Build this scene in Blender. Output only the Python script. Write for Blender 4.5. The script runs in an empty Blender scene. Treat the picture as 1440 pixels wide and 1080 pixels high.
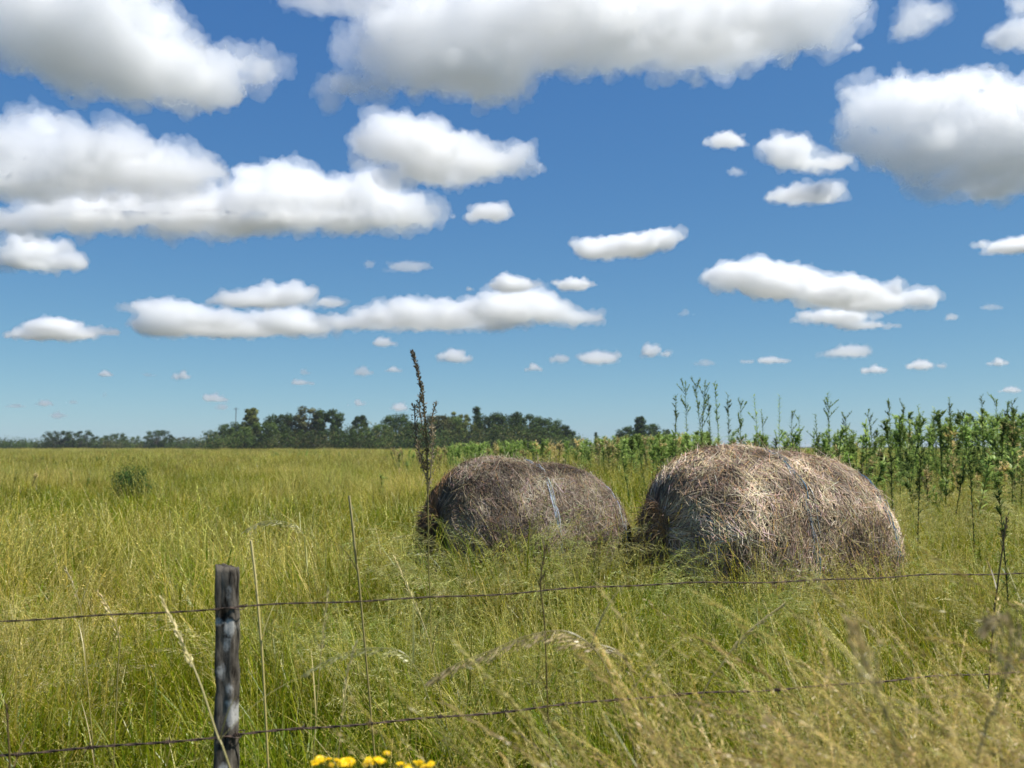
import bpy, bmesh, math, random
import numpy as np
from mathutils import Vector, Matrix, noise

R = math.radians
scene = bpy.context.scene
col = scene.collection

# ------------------------------------------------------------------ camera
EYE = 1.65
F = 1300.0                       # focal length in photograph pixels (1440 wide)
PITCH = math.atan(88.0 / F)

def at(px, py, Y):
    """World point that lies on the ray of photo pixel (px,py), Y metres in front of the camera."""
    u = (px - 720.0) / F
    v = (540.0 - py) / F
    dy = math.cos(PITCH) - v * math.sin(PITCH)
    dz = math.sin(PITCH) + v * math.cos(PITCH)
    k = Y / dy
    return Vector((u * k, Y, EYE + dz * k))

cam_data = bpy.data.cameras.new('camera')
cam = bpy.data.objects.new('camera', cam_data)
col.objects.link(cam)
cam.location = (0, 0, EYE)
cam.rotation_euler = (R(90) + PITCH, 0, 0)
cam_data.sensor_fit = 'HORIZONTAL'
cam_data.sensor_width = 36.0
cam_data.lens = F / 1440.0 * 36.0
cam_data.clip_start = 0.05
cam_data.clip_end = 80000.0
cam_data.dof.use_dof = True
cam_data.dof.focus_distance = 5.2
cam_data.dof.aperture_fstop = 3.5
scene.camera = cam

# ------------------------------------------------------------------ helpers
def link(o, parent=None):
    col.objects.link(o)
    if parent is not None:
        o.parent = parent
    return o

def tag(o, label=None, cat=None, group=None, kind=None):
    if label: o['label'] = label
    if cat: o['category'] = cat
    if group: o['group'] = group
    if kind: o['kind'] = kind
    return o

def empty(name, loc, rz=0.0):
    o = bpy.data.objects.new(name, None)
    o.empty_display_size = 0.1
    o.location = loc
    o.rotation_euler = (0, 0, rz)
    return link(o)

def copy_tree(o, parent=None):
    c = o.copy()
    col.objects.link(c)
    c.parent = parent
    for ch in list(o.children):
        copy_tree(ch, c)
    return c

class MB:
    """Collects faces with a per-corner colour, linked as ONE mesh object."""
    def __init__(self):
        self.v = []; self.f = []; self.c = []
    def quad(self, a, b, c, d, col4):
        n = len(self.v); self.v += [a, b, c, d]; self.f.append((n, n+1, n+2, n+3)); self.c += [col4]*4
    def ribbon(self, pts, sides, widths, c0, c1):
        """Strip along pts; side vectors and widths per point, colour from c0 to c1."""
        n = len(self.v); m = len(pts)
        for i, (p, w) in enumerate(zip(pts, widths)):
            s = sides[i] if isinstance(sides, list) else sides
            t = i / (m - 1)
            cc = tuple(c0[k] + (c1[k] - c0[k]) * t for k in range(3)) + (1.0,)
            self.v += [p - s * w, p + s * w]; self.c += [cc, cc]
        for i in range(m - 1):
            a = n + 2*i
            self.f.append((a, a+1, a+3, a+2))
    def tube(self, pts, radii, c0, c1=None, sides=6, cap=True, rough=0.0, rng=None):
        c1 = c1 or c0
        n = len(self.v); m = len(pts)
        for i, (p, r) in enumerate(zip(pts, radii)):
            d = (pts[min(i+1, m-1)] - pts[max(i-1, 0)]).normalized()
            u = d.orthogonal() if i == 0 else (pu - d * pu.dot(d))
            u.normalize(); pu = u
            w = d.cross(u)
            t = i / (m - 1)
            cc = tuple(c0[k] + (c1[k] - c0[k]) * t for k in range(3)) + (1.0,)
            for k in range(sides):
                a = 2 * math.pi * k / sides
                rr = r * (1 + (rng.uniform(-rough, rough) if rng else 0))
                self.v.append(p + (u * math.cos(a) + w * math.sin(a)) * rr); self.c.append(cc)
        for i in range(m - 1):
            for k in range(sides):
                a = n + i*sides + k; b = n + i*sides + (k+1) % sides
                self.f.append((a, b, b + sides, a + sides))
        if cap:
            self.f.append(tuple(n + k for k in reversed(range(sides))))
            self.f.append(tuple(n + (m-1)*sides + k for k in range(sides)))
    def mesh(self, name):
        me = bpy.data.meshes.new(name)
        me.from_pydata([tuple(p) for p in self.v], [], self.f)
        at_ = me.color_attributes.new('col', 'FLOAT_COLOR', 'POINT')
        at_.data.foreach_set('color', np.array(self.c, dtype=np.float32).ravel())
        me.update()
        return me
    def build(self, name, mat, parent=None, smooth=False):
        me = self.mesh(name)
        me.materials.append(mat)
        if smooth:
            me.polygons.foreach_set('use_smooth', [True] * len(me.polygons))
        return link(bpy.data.objects.new(name, me), parent)

def new_mat(name):
    m = bpy.data.materials.new(name)
    m.use_nodes = True
    nt = m.node_tree
    nt.nodes.clear()
    out = nt.nodes.new('ShaderNodeOutputMaterial')
    return m, nt, out

def N(nt, t, **kw):
    n = nt.nodes.new(t)
    for k, v in kw.items():
        if k in n.inputs.keys() if isinstance(k, str) else False:
            n.inputs[k].default_value = v
        else:
            setattr(n, k, v)
    return n
# ------------------------------------------------------------------ light
SUN_EL, SUN_AZ = R(60), R(105)          # azimuth measured from +Y (view direction) towards +X
sun_dir = Vector((math.sin(SUN_AZ) * math.cos(SUN_EL), math.cos(SUN_AZ) * math.cos(SUN_EL), math.sin(SUN_EL)))
sd = bpy.data.lights.new('sun', 'SUN')
sd.energy = 4.6
sd.angle = R(0.53)
sd.color = (1.0, 0.96, 0.89)
sun = bpy.data.objects.new('sun', sd)
sun.rotation_euler = sun_dir.to_track_quat('Z', 'Y').to_euler()
sun.location = (30, 0, 60)
link(sun)

world = bpy.data.worlds.new('World')
scene.world = world
world.use_nodes = True
wt = world.node_tree
wt.nodes.clear()
wo = wt.nodes.new('ShaderNodeOutputWorld')
bg = wt.nodes.new('ShaderNodeBackground')
sky = wt.nodes.new('ShaderNodeTexSky')
sky.sky_type = 'NISHITA'
sky.sun_disc = False
sky.sun_elevation = SUN_EL
sky.sun_rotation = SUN_AZ
sky.altitude = 1500
sky.air_density = 0.7
sky.dust_density = 1.5
sky.ozone_density = 1.0
bg.inputs['Strength'].default_value = 0.12
# contrast curve of the air, one exponent and gain per colour channel
sep = wt.nodes.new('ShaderNodeSeparateColor'); com = wt.nodes.new('ShaderNodeCombineColor')
wt.links.new(sky.outputs[0], sep.inputs[0])
for ch, (gm, gn) in enumerate(((1.04, .705), (.765, .776), (.379, .745))):
    pw = wt.nodes.new('ShaderNodeMath'); pw.operation = 'POWER'; pw.inputs[1].default_value = gm
    ml = wt.nodes.new('ShaderNodeMath'); ml.operation = 'MULTIPLY'; ml.inputs[1].default_value = gn * .655 * .12 ** (gm - 1)
    wt.links.new(sep.outputs[ch], pw.inputs[0]); wt.links.new(pw.outputs[0], ml.inputs[0]); wt.links.new(ml.outputs[0], com.inputs[ch])
wt.links.new(com.outputs[0], bg.inputs['Color'])
wt.links.new(bg.outputs[0], wo.inputs['Surface'])
scene.view_settings.view_transform = 'Standard'
scene.view_settings.look = 'None'
scene.view_settings.exposure = 0.55
scene.view_settings.gamma = 1.0

# ------------------------------------------------------------------ clouds
def cloud_mat(name, density):
    m, nt, out = new_mat(name)
    v = nt.nodes.new('ShaderNodeVolumeScatter')
    v.inputs['Color'].default_value = (.972, .980, .993, 1)
    v.inputs['Density'].default_value = density
    v.inputs['Anisotropy'].default_value = 0.55
    nt.links.new(v.outputs[0], out.inputs['Volume'])
    return m

CLOUD_H = 600.0
def tex(name, kind, size, **kw):
    t = bpy.data.textures.new(name, kind)
    t.noise_scale = size
    for k, v in kw.items(): setattr(t, k, v)
    return t

def drop_cavities(me):
    """Removes the closed hollows a voxel skin leaves between overlapping puffs (shells that face inwards)."""
    nv, ne, nl, nf = len(me.vertices), len(me.edges), len(me.loops), len(me.polygons)
    if nv == 0: return me
    ed = np.empty(ne * 2, dtype=np.int32); me.edges.foreach_get('vertices', ed); ed = ed.reshape(-1, 2)
    lab = np.arange(nv)
    while True:
        m = np.minimum(lab[ed[:, 0]], lab[ed[:, 1]])
        new = lab.copy(); np.minimum.at(new, ed[:, 0], m); np.minimum.at(new, ed[:, 1], m)
        np.minimum.at(new, lab[ed[:, 0]], m); np.minimum.at(new, lab[ed[:, 1]], m)
        while True:
            n2 = new[new]
            if (n2 == new).all(): break
            new = n2
        if (new == lab).all(): break
        lab = new
    co = np.empty(nv * 3, dtype=np.float32); me.vertices.foreach_get('co', co); co = co.reshape(-1, 3).astype(float)
    faces = [tuple(p.vertices) for p in me.polygons]
    a = np.array([f[:3] for f in faces]); b = np.array([(f[0], f[2], f[3]) if len(f) > 3 else (f[0], f[0], f[0]) for f in faces])
    vol = np.zeros(nv)
    for t in (a, b):
        v = np.einsum('ij,ij->i', co[t[:, 0]], np.cross(co[t[:, 1]], co[t[:, 2]])); np.add.at(vol, lab[t[:, 0]], v)
    keep = vol[lab[a[:, 0]]] > 0
    if keep.all(): return me
    out = bpy.data.meshes.new('cloud'); used = np.unique(a[keep]); used = np.unique(np.concatenate([np.array(faces[i]) for i in np.nonzero(keep)[0]]))
    idx = -np.ones(nv, dtype=int); idx[used] = np.arange(len(used))
    out.from_pydata(co[used].tolist(), [], [tuple(int(idx[q]) for q in faces[i]) for i in np.nonzero(keep)[0]]); out.update()
    return out

def make_cloud(puffs, base, k=7.0, seed=1, vox=2.6, rough=1.0):
    """puffs: ellipses (cx,cy,rx,ry) in photo pixels seen at the cloud's own distance; base: photo row of its flat base."""
    rng = random.Random(seed)
    el = math.atan2(628 - base, F)
    D = min(CLOUD_H / math.tan(max(el, R(1.6))), 16000.0)
    m_px = D / F                                     # metres per photo pixel at that distance
    zbase = at(720, base, D).z
    bm = bmesh.new()
    big = max(p[3] for p in puffs)
    def ball(c, rx, ry, rz):
        bmesh.ops.create_icosphere(bm, subdivisions=3 if max(rx, rz) / m_px > 14 else 2, radius=1.0,
            matrix=Matrix.Translation(c) @ Matrix.Diagonal((rx, ry, rz, 1)))
    for (cx, cy, rx, ry) in puffs:
        dy = rng.uniform(-.5, .5) * rx * m_px
        c = at(cx, cy, D + dy)
        rxm, rzm = rx * m_px, ry * m_px
        depth = min(rxm * .9, rzm * 2.2)
        ball(c, rxm * .82, depth * .86, rzm * .82)
        # billows budding from its upper and outer side
        nb = int(6 + rx / 7)
        for _ in range(nb):
            a = rng.uniform(0, 2 * math.pi)
            h = rng.uniform(-.25, 1.0)
            q = math.sqrt(max(0, 1 - min(h, .95) ** 2))
            p = c + Vector((rxm * .82 * q * math.cos(a), depth * .85 * q * math.sin(a), rzm * .82 * h))
            s = rzm * rng.uniform(.16, .5)
            ball(p * 1.0 + Vector((rng.uniform(-.2, .2) * rxm, 0, rng.uniform(-.1, .15) * rzm)), s * rng.uniform(1, 1.9), s * 1.2, s)
    if big > 12:
        for _ in range(int(5 + len(puffs) * 1.6)):
            (cx, cy, rx, ry) = rng.choice(puffs)
            a = rng.uniform(0, 6.283); k2 = rng.uniform(.95, 1.25)
            s = rng.uniform(.02, .13) * min(ry, 40) * m_px
            ball(at(cx + rx * k2 * math.cos(a), min(cy + ry * k2 * math.sin(a), base + 3), D), s * rng.uniform(1.2, 2.6), s, s * .8)
    me = bpy.data.meshes.new('cloud')
    bm.to_mesh(me)
    # the fringe also trails thin flat wisps past the edges
    for _ in range(int(2 + len(puffs) * 1.5) if big > 9 else 2):
        (cx, cy, rx, ry) = rng.choice(puffs)
        a = rng.choice((0, math.pi)) + rng.gauss(0, .6)
        k2 = rng.uniform(.75, 1.1)
        ball(at(cx + rx * k2 * math.cos(a), min(cy - ry * .9 * math.sin(a), base + 2), D + rng.uniform(-.2, .2) * rx * m_px), rx * rng.uniform(.18, .45) * m_px, rx * .3 * m_px, ry * rng.uniform(.10, .26) * m_px)
    me_fringe = bpy.data.meshes.new('vapour_fringe')
    bm.to_mesh(me_fringe); bm.free()
    o = bpy.data.objects.new('cloud', me)
    # local coordinates so that the displacement textures act in metres around the cloud
    ctr = Vector((sum(p[0] for p in puffs) / len(puffs), 0, 0))
    off = at(ctr.x, base, D)
    for m_ in (me, me_fringe):
        m_.transform(Matrix.Translation(-off))
        for v in m_.vertices:                               # flattened underside
            if v.co.z < 0: v.co.z *= .2
    o.location = off
    link(o)
    # billow displacement: rounded cells, then fine fraying; the core is dense, the fringe thin and ragged
    rr = min(big, 55) * m_px
    rm = o.modifiers.new('r', 'REMESH'); rm.mode = 'VOXEL'
    rm.voxel_size = m_px * (vox if big >= 14 else 1.3)
    skins = []
    for m_ in (me, me_fringe):
        o.data = m_
        skins.append(drop_cavities(bpy.data.meshes.new_from_object(o.evaluated_get(bpy.context.evaluated_depsgraph_get()))))
    o.modifiers.clear()
    for name, steps, grow, thick in (
            ('cloud', ((1.7, .55, 'CLOUDS'), (.95, .30, 'VORONOI'), (.40, .20, 'VORONOI'), (.6, .75, 'CLOUDS'), (.25, .40, 'CLOUDS'), None, (.28, .18, 'CLOUDS'), (.09, .13, 'CLOUDS')), -.09, .38),
            ('vapour_fringe', ((1.7, .55, 'CLOUDS'), (.95, .30, 'VORONOI'), (.40, .20, 'VORONOI'), (.75, 1.1, 'CLOUDS'), (.32, .85, 'CLOUDS'), (.13, .34, 'CLOUDS'), None, (.16, .16, 'CLOUDS')), .02, .13)):
        skin = skins[0 if name == 'cloud' else 1]
        q = o if name == 'cloud' else bpy.data.objects.new(name, skin)
        q.data = skin
        if q is not o:
            link(q); q.location = off
        for step in steps:
            if step is None:                                   # a clean skin again before the finest fraying
                rm = q.modifiers.new('r', 'REMESH'); rm.mode = 'VOXEL'; rm.voxel_size = m_px * (vox if big >= 14 else 1.3)
                continue
            sz, st, kind = step
            t = bpy.data.textures.new('billow', kind)
            t.noise_scale = rr * sz
            if kind == 'CLOUDS':
                t.noise_depth = 3
            dm = q.modifiers.new('d', 'DISPLACE')
            dm.texture = t
            dm.texture_coords = 'GLOBAL'
            dm.strength = rr * st * rough * (-1 if kind == 'VORONOI' else 1)
            dm.mid_level = .45
        if grow:
            dm = q.modifiers.new('d', 'DISPLACE'); dm.strength = rr * grow; dm.mid_level = 0
        dg = bpy.context.evaluated_depsgraph_get()
        me2 = drop_cavities(bpy.data.meshes.new_from_object(q.evaluated_get(dg)))
        q.modifiers.clear()
        me2.materials.clear()
        me2.materials.append(cloud_mat('cloud_vapour', k * thick / (max(big, 6) * m_px)))
        q.data = me2
        if q is not o:
            q.parent = o; q.location = (0, 0, 0)
    tag(o, kind='structure')
    return o

CLOUDS = [
 # puffs, base row, optical thickness
 ([(60,20,120,50),(150,25,110,60),(110,70,110,48),(200,90,90,42),(260,110,80,36),(290,135,50,18),(350,98,32,16),(20,55,40,35),(190,120,60,22)], 140, 7),
 ([(600,60,100,55),(660,60,110,68),(760,40,130,52),(880,35,140,56),(1000,40,130,52),(1090,30,90,42),(1150,10,60,30),(640,112,95,28),(520,126,58,13),(700,118,58,20),(560,95,40,25)], 128, 7),
 ([(480,2,90,20),(420,0,40,10)], 10, 1.0),
 ([(40,230,90,50),(130,230,100,40),(220,240,80,33),(290,238,28,13),(60,270,100,25)], 268, 7),
 ([(150,295,120,25),(380,285,90,38),(300,300,120,32),(480,290,100,38),(560,300,52,25),(200,318,170,14),(420,318,180,13),(60,315,90,16),(520,258,38,16)], 320, 7),
 ([(560,205,60,32),(600,215,65,38),(650,210,35,22),(680,225,60,23),(620,240,80,18),(720,232,26,14),(750,237,12,8)], 246, 6),
 ([(690,300,34,14),(640,308,18,4)], 305, 4),
 ([(1250,150,50,38),(1310,165,70,45),(1380,175,70,50),(1440,170,60,55),(1230,205,40,26),(1320,215,90,30),(1420,225,80,35),(1390,255,90,20),(1310,262,50,12)], 258, 7),
 ([(1110,215,40,24),(1150,235,45,13),(1180,225,18,10)], 240, 4),
 ([(1020,198,27,11),(1035,205,18,8)], 204, 3),
 ([(1130,277,50,17),(1165,270,25,16),(1100,283,28,8)], 284, 3),
 ([(1035,243,12,8)], 246, .8),
 ([(50,355,45,22),(95,368,30,13),(20,365,25,16),(50,378,45,7)], 376, 6),
 ([(75,460,45,13),(70,470,70,10),(110,473,28,7)], 474, 6),
 ([(235,438,50,17),(240,458,62,17),(330,460,85,17),(400,452,48,19),(440,460,35,12),(300,448,50,14)], 472, 5),
 ([(345,424,50,14),(380,418,50,17),(415,414,32,15),(465,428,24,8)], 430, 4),
 ([(530,444,38,16),(580,438,42,18),(630,442,55,18),(700,434,60,18),(740,428,48,26),(775,440,38,14),(600,456,110,13),(815,446,38,8),(500,456,55,12),(690,455,70,12)], 454, 6),
 ([(720,400,35,12),(660,410,10,4)], 406, 5),
 ([(807,401,27,10)], 406, 5),
 ([(840,350,42,15),(890,345,45,17),(930,335,28,15),(850,358,40,7)], 358, 6),
 ([(1040,385,60,20),(1100,400,80,22),(1180,410,75,22),(1220,425,75,15),(1290,418,32,11)], 430, 6),
 ([(1180,445,50,12),(1210,458,45,6)], 458, 4),
 ([(1425,348,45,11),(1450,340,30,10)], 354, 4),
 ([(575,375,36,8)], 380, .9), ([(520,373,8,7)], 376, .8),
 ([(1290,25,32,28),(1318,20,18,14),(1270,48,12,16)], 52, 1.3),
 ([(1432,50,40,22),(1440,8,25,12)], 62, 2.0),
 ([(980,115,9,11)], 122, .7), ([(1205,68,8,7)], 72, .7),
]
SMALL = [(533,482,30,6,3),(643,502,28,9,5),(828,503,58,9,3),(750,518,13,6,4),(920,494,24,9,5),(1080,507,40,5,3),(1190,494,58,9,2.5),
 (1235,520,28,6,4),(1300,514,30,7,4),(1403,510,17,6,4),(1420,548,24,5,3),(1395,432,20,5,1),(1340,446,16,5,2),(150,526,16,5,4),
 (210,527,14,3,1),(254,528,15,7,5),(425,538,30,4,3),(427,524,10,4,2),(302,560,26,6,3),(310,573,15,5,2),(505,523,24,6,2),(555,520,14,5,4),
 (500,567,14,5,4),(558,573,17,6,4),(20,571,18,3,2),(62,567,15,5,3),(100,566,14,3,2),(80,584,16,5,2),(148,556,6,4,1),(990,510,22,6,1),(965,440,14,5,1)]
if True:
    for i, (puffs, base, k) in enumerate(CLOUDS):
        make_cloud(puffs, base, k, seed=i + 3)
    for i, (x, y, rx, ry, k) in enumerate(SMALL):
        rg = random.Random(i)
        ps = [(x + rg.uniform(-.25, .25) * rx, y, rx * rg.uniform(.35, .6), ry)]
        for q in range(4):
            u = rg.uniform(-.8, .8)
            ps.append((x + u * rx, y + ry * rg.uniform(.1, .5), rx * rg.uniform(.15, .35), ry * rg.uniform(.35, .75) * (1.1 - abs(u) * .5)))
        make_cloud(ps, y + ry * .55, k * .6, seed=i + 50, rough=1.5)
# ------------------------------------------------------------------ terrain
def ground_z(x, y):
    """Gentle swells, and a low verge bank close on the right of the standpoint."""
    z = .05 * noise.noise(Vector((x * .11, y * .11, 3.1))) + .03 * noise.noise(Vector((x * .4, y * .4, 8.0)))
    z *= min(1.0, (x * x + y * y) / 9.0)
    z += .50 * math.exp(-((x - 1.0) / .66) ** 2 - ((y - 1.1) / .62) ** 2)
    return z

def ground_mat():
    m, nt, out = new_mat('field_soil')
    tc = nt.nodes.new('ShaderNodeTexCoord')
    n1 = nt.nodes.new('ShaderNodeTexNoise'); n1.inputs['Scale'].default_value = .09; n1.inputs['Detail'].default_value = 8
    n2 = nt.nodes.new('ShaderNodeTexNoise'); n2.inputs['Scale'].default_value = 9.0; n2.inputs['Detail'].default_value = 6
    r1 = nt.nodes.new('ShaderNodeValToRGB')
    r1.color_ramp.elements[0].position = .36; r1.color_ramp.elements[0].color = (.045, .055, .016, 1)
    r1.color_ramp.elements[1].position = .66; r1.color_ramp.elements[1].color = (.085, .080, .032, 1)
    mx = nt.nodes.new('ShaderNodeMix'); mx.data_type = 'RGBA'; mx.blend_type = 'MULTIPLY'; mx.inputs[0].default_value = .6
    b = nt.nodes.new('ShaderNodeBsdfDiffuse')
    nt.links.new(tc.outputs['Object'], n1.inputs['Vector']); nt.links.new(tc.outputs['Object'], n2.inputs['Vector'])
    nt.links.new(n1.outputs[0], r1.inputs[0]); nt.links.new(r1.outputs[0], mx.inputs[6]); nt.links.new(n2.outputs[0], mx.inputs[7])
    nt.links.new(mx.outputs[2], b.inputs[0]); nt.links.new(b.outputs[0], out.inputs[0])
    return m

def build_ground():
    def axis(dense, far):
        v = [0.0]
        step = .12
        while v[-1] < far:
            v.append(v[-1] + step)
            if v[-1] > dense: step *= 1.28
        return [-a for a in reversed(v[1:])] + v
    xs, ys = axis(5, 25000), axis(5, 25000)
    verts = [(x, y, ground_z(x, y) if abs(x) < 60 and abs(y) < 80 else 0.0) for y in ys for x in xs]
    nx = len(xs)
    faces = [(j*nx+i, j*nx+i+1, (j+1)*nx+i+1, (j+1)*nx+i) for j in range(len(ys)-1) for i in range(nx-1)]
    me = bpy.data.meshes.new('ground'); me.from_pydata(verts, [], faces); me.update()
    me.polygons.foreach_set('use_smooth', [True] * len(me.polygons))
    me.materials.append(ground_mat())
    tag(link(bpy.data.objects.new('ground', me)), kind='structure')
build_ground()
# ------------------------------------------------------------------ grass
def leaf_mat(name, transl=.47, gloss=.018, patch=True, rough=.36):
    """Plant tissue: colour attribute, per-plant and per-patch variation, light passing through."""
    m, nt, out = new_mat(name)
    L = nt.links.new
    at_ = nt.nodes.new('ShaderNodeAttribute'); at_.attribute_name = 'col'
    colour = at_.outputs['Color']
    oi = nt.nodes.new('ShaderNodeObjectInfo')
    if patch:
        nz = nt.nodes.new('ShaderNodeTexNoise'); nz.inputs['Scale'].default_value = .55; nz.inputs['Detail'].default_value = 4; nz.inputs['Roughness'].default_value = .75
        L(oi.outputs['Location'], nz.inputs['Vector'])
        rp = nt.nodes.new('ShaderNodeValToRGB')
        rp.color_ramp.elements[0].position = .36; rp.color_ramp.elements[0].color = (.70, .90, .62, 1)
        rp.color_ramp.elements[1].position = .64; rp.color_ramp.elements[1].color = (1.24, 1.08, 1.1, 1)
        L(nz.outputs[0], rp.inputs[0])
        mx = nt.nodes.new('ShaderNodeMix'); mx.data_type = 'RGBA'; mx.blend_type = 'MULTIPLY'; mx.inputs[0].default_value = 1
        L(colour, mx.inputs[6]); L(rp.outputs[0], mx.inputs[7]); colour = mx.outputs[2]
    hs = nt.nodes.new('ShaderNodeHueSaturation')
    ma = nt.nodes.new('ShaderNodeMapRange'); ma.inputs[3].default_value = .62; ma.inputs[4].default_value = 1.38
    L(oi.outputs['Random'], ma.inputs[0]); L(ma.outputs[0], hs.inputs['Value']); L(colour, hs.inputs['Color'])
    d = nt.nodes.new('ShaderNodeBsdfDiffuse'); t = nt.nodes.new('ShaderNodeBsdfTranslucent')
    g = nt.nodes.new('ShaderNodeBsdfGlossy'); g.inputs['Roughness'].default_value = rough
    m1 = nt.nodes.new('ShaderNodeMixShader'); m1.inputs[0].default_value = transl
    m2 = nt.nodes.new('ShaderNodeMixShader'); m2.inputs[0].default_value = gloss
    L(hs.outputs[0], d.inputs[0]); L(hs.outputs[0], t.inputs[0])
    L(d.outputs[0], m1.inputs[1]); L(t.outputs[0], m1.inputs[2]); L(m1.outputs[0], m2.inputs[1]); L(g.outputs[0], m2.inputs[2]); L(m2.outputs[0], out.inputs[0])
    return m

GRASS = leaf_mat('grass_tissue')
GREENS = [(.118, .18, .004), (.158, .225, .006), (.20, .25, .008), (.25, .27, .010)]
STRAW = [(.52, .44, .105), (.62, .54, .16), (.42, .33, .075), (.68, .61, .23)]
OLIVE = [(.28, .255, .016), (.34, .30, .024), (.21, .20, .010)]

def jit(c, rng, a=.15):
    k = 1 + rng.uniform(-a, a)
    return (c[0]*k, c[1]*k*(1+rng.uniform(-.05,.05)), c[2]*k*(1+rng.uniform(-.2,.2)))

def arc(rng, L, lean, bend, az, n, base):
    """Centreline of a blade or culm that leaves the ground leaning and bends over under its weight."""
    pts = []; a = lean; p = Vector(base); step = L / n
    ca, sa = math.cos(az), math.sin(az)
    pts.append(p.copy())
    for i in range(n):
        t = (i + 1) / n
        a2 = lean + bend * t ** 1.7
        p = p + Vector((math.sin(a2) * ca, math.sin(a2) * sa, math.cos(a2))) * step
        pts.append(p.copy())
    return pts

def blade(mb, rng, L, w, lean, bend, az, base, c0, c1, n=5):
    pts = arc(rng, L, lean, bend, az, n, base)
    ph = az + math.pi/2 + rng.uniform(-.7, .7)
    side = Vector((math.cos(ph), math.sin(ph), 0))
    ws = [w * (1 - .15*abs(.3-i/n)) * (1 - (i / n) ** 2.2) + .0003 for i in range(n + 1)]
    mb.ribbon(pts, side, ws, c0, c1)

def spikelets(mb, rng, pts, n, size, spread, c, droop=.5, awn=0.0):
    """A panicle: spikelets on short branchlets along the last points of a culm."""
    m = len(pts) - 1
    for i in range(n):
        t = (i + rng.random()) / n * m
        k = min(int(t), m - 1); p = pts[k].lerp(pts[k+1], t - k)
        d = (pts[k+1] - pts[k]).normalized()
        a = rng.uniform(0, 2*math.pi)
        r = Vector((math.cos(a), math.sin(a), rng.uniform(-.3, .3)))
        fine = awn > 0
        sp = spread * (1 - .75 * t / m) * rng.uniform(.2, 1)
        q = p + r * sp + d * sp * .8 + Vector((0, 0, -droop * sp))
        ax = (d * 1.2 + r * (.35 if not fine else .5) + Vector((0, 0, -droop * .6))).normalized() * size * rng.uniform(.7, 1.4)
        sd = ax.cross(Vector((rng.uniform(-1, 1), rng.uniform(-1, 1), rng.uniform(-1, 1)))).normalized() * size * (.115 if not fine else .06)
        cc = jit(c, rng, .25) + (1.0,)
        mb.quad(q, q + ax * .45 + sd, q + ax, q + ax * .45 - sd, cc)
        if sp > .01:
            s2 = sd.normalized() * .0006
            mb.quad(p - s2, p + s2, q + s2, q - s2, cc)
        if awn:
            e = q + ax.normalized() * (size + awn); s2 = sd.normalized() * .0005
            mb.quad(q + ax*.8 - s2, q + ax*.8 + s2, e + s2*.3, e - s2*.3, cc)

def tuft(seed, rad=.16, leaves=60, culms=12, h=.8, straw=.4, head=.13, fat=1.0, kind='panicle', seg=5):
    rng = random.Random(seed); mb = MB()
    for i in range(leaves):
        a = rng.uniform(0, 6.283); r = rad * math.sqrt(rng.random())
        base = (r*math.cos(a), r*math.sin(a), -.02)
        L = h * rng.uniform(.35, .9)
        az = a + rng.uniform(-1.3, 1.3)
        dry = rng.random() < .04 + straw * .30
        g = jit(rng.choice((OLIVE + STRAW) if dry else GREENS), rng); tip = jit(rng.choice(STRAW if dry else (OLIVE if rng.random() < .35 else GREENS)), rng)
        blade(mb, rng, L, rng.uniform(.0024, .0062) * fat, rng.uniform(.02, .38), rng.uniform(.1, 1.5), az, base, g, tip, seg)
    for i in range(culms):
        a = rng.uniform(0, 6.283); r = rad * math.sqrt(rng.random())
        base = (r*math.cos(a), r*math.sin(a), -.02)
        L = h * rng.uniform(.8, 1.18)
        az = a + rng.uniform(-1.5, 1.5)
        dry = rng.random() < straw + .25
        c0 = jit(rng.choice(OLIVE), rng); c1 = jit(rng.choice(STRAW if dry else OLIVE), rng)
        n = 8
        pts = arc(rng, L, rng.uniform(0, .25), rng.uniform(.1, 1.3) if kind == 'panicle' else rng.uniform(.6, 2.0), az, n, base)
        w = .0011 * fat
        mb.ribbon(pts, Vector((math.cos(az+1.57), math.sin(az+1.57), 0)), [w*(1 - .6*k/n) for k in range(n+1)], c0, c1)
        k0 = max(1, int(n * (1 - head * 2.2)))
        hc = jit(rng.choice(STRAW if dry else STRAW[1:2] + OLIVE), rng)
        if kind == 'panicle':
            spikelets(mb, rng, pts[k0:], int(26 / fat ** .5), .0115 * fat ** .7, rng.choice((.003, .006, .018)), hc, rng.uniform(.1, .7))
        elif kind == 'rank':
            hc = jit(rng.choice(((.46, .37, .15), (.58, .48, .22), (.34, .27, .09), (.40, .36, .12))), rng)
            spikelets(mb, rng, pts[k0:], 70, .014, rng.choice((.006, .012, .024)), hc, rng.uniform(.3, .9))
        else:
            hc = jit((.56, .53, .24) if rng.random() < .7 else (.40, .42, .14), rng)
            spikelets(mb, rng, pts[k0:], int(60 / fat ** .5), .022 * fat ** .6, rng.uniform(.03, .065), hc, .8, awn=.012)
    return mb

TUFTS = bpy.data.collections.new('grass_tufts')         # the growth forms the sward is made of
def add_form(name, mb):
    me = mb.mesh(name); me.materials.append(GRASS)
    o = bpy.data.objects.new(name, me); TUFTS.objects.link(o); tag(o, kind='stuff')
    return o
FORM_N = 0
FORMS = {}
def forms(key, n, **kw):
    global FORM_N
    FORMS[key] = []
    for i in range(n):
        add_form('grass_tuft_%03d' % FORM_N, tuft(100 + FORM_N, **kw)); FORMS[key].append(FORM_N); FORM_N += 1
forms('green', 5, leaves=110, culms=6, straw=.08, h=.74)
forms('mixed', 5, leaves=84, culms=12, straw=.38, h=.80)
forms('straw', 4, leaves=50, culms=20, straw=.8, h=.86)
forms('plume', 4, leaves=55, culms=15, straw=.4, h=.84, kind='plume', head=.24)
forms('rank', 6, rad=.15, leaves=48, culms=28, straw=.55, h=1.18, kind='rank', head=.11)
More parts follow.
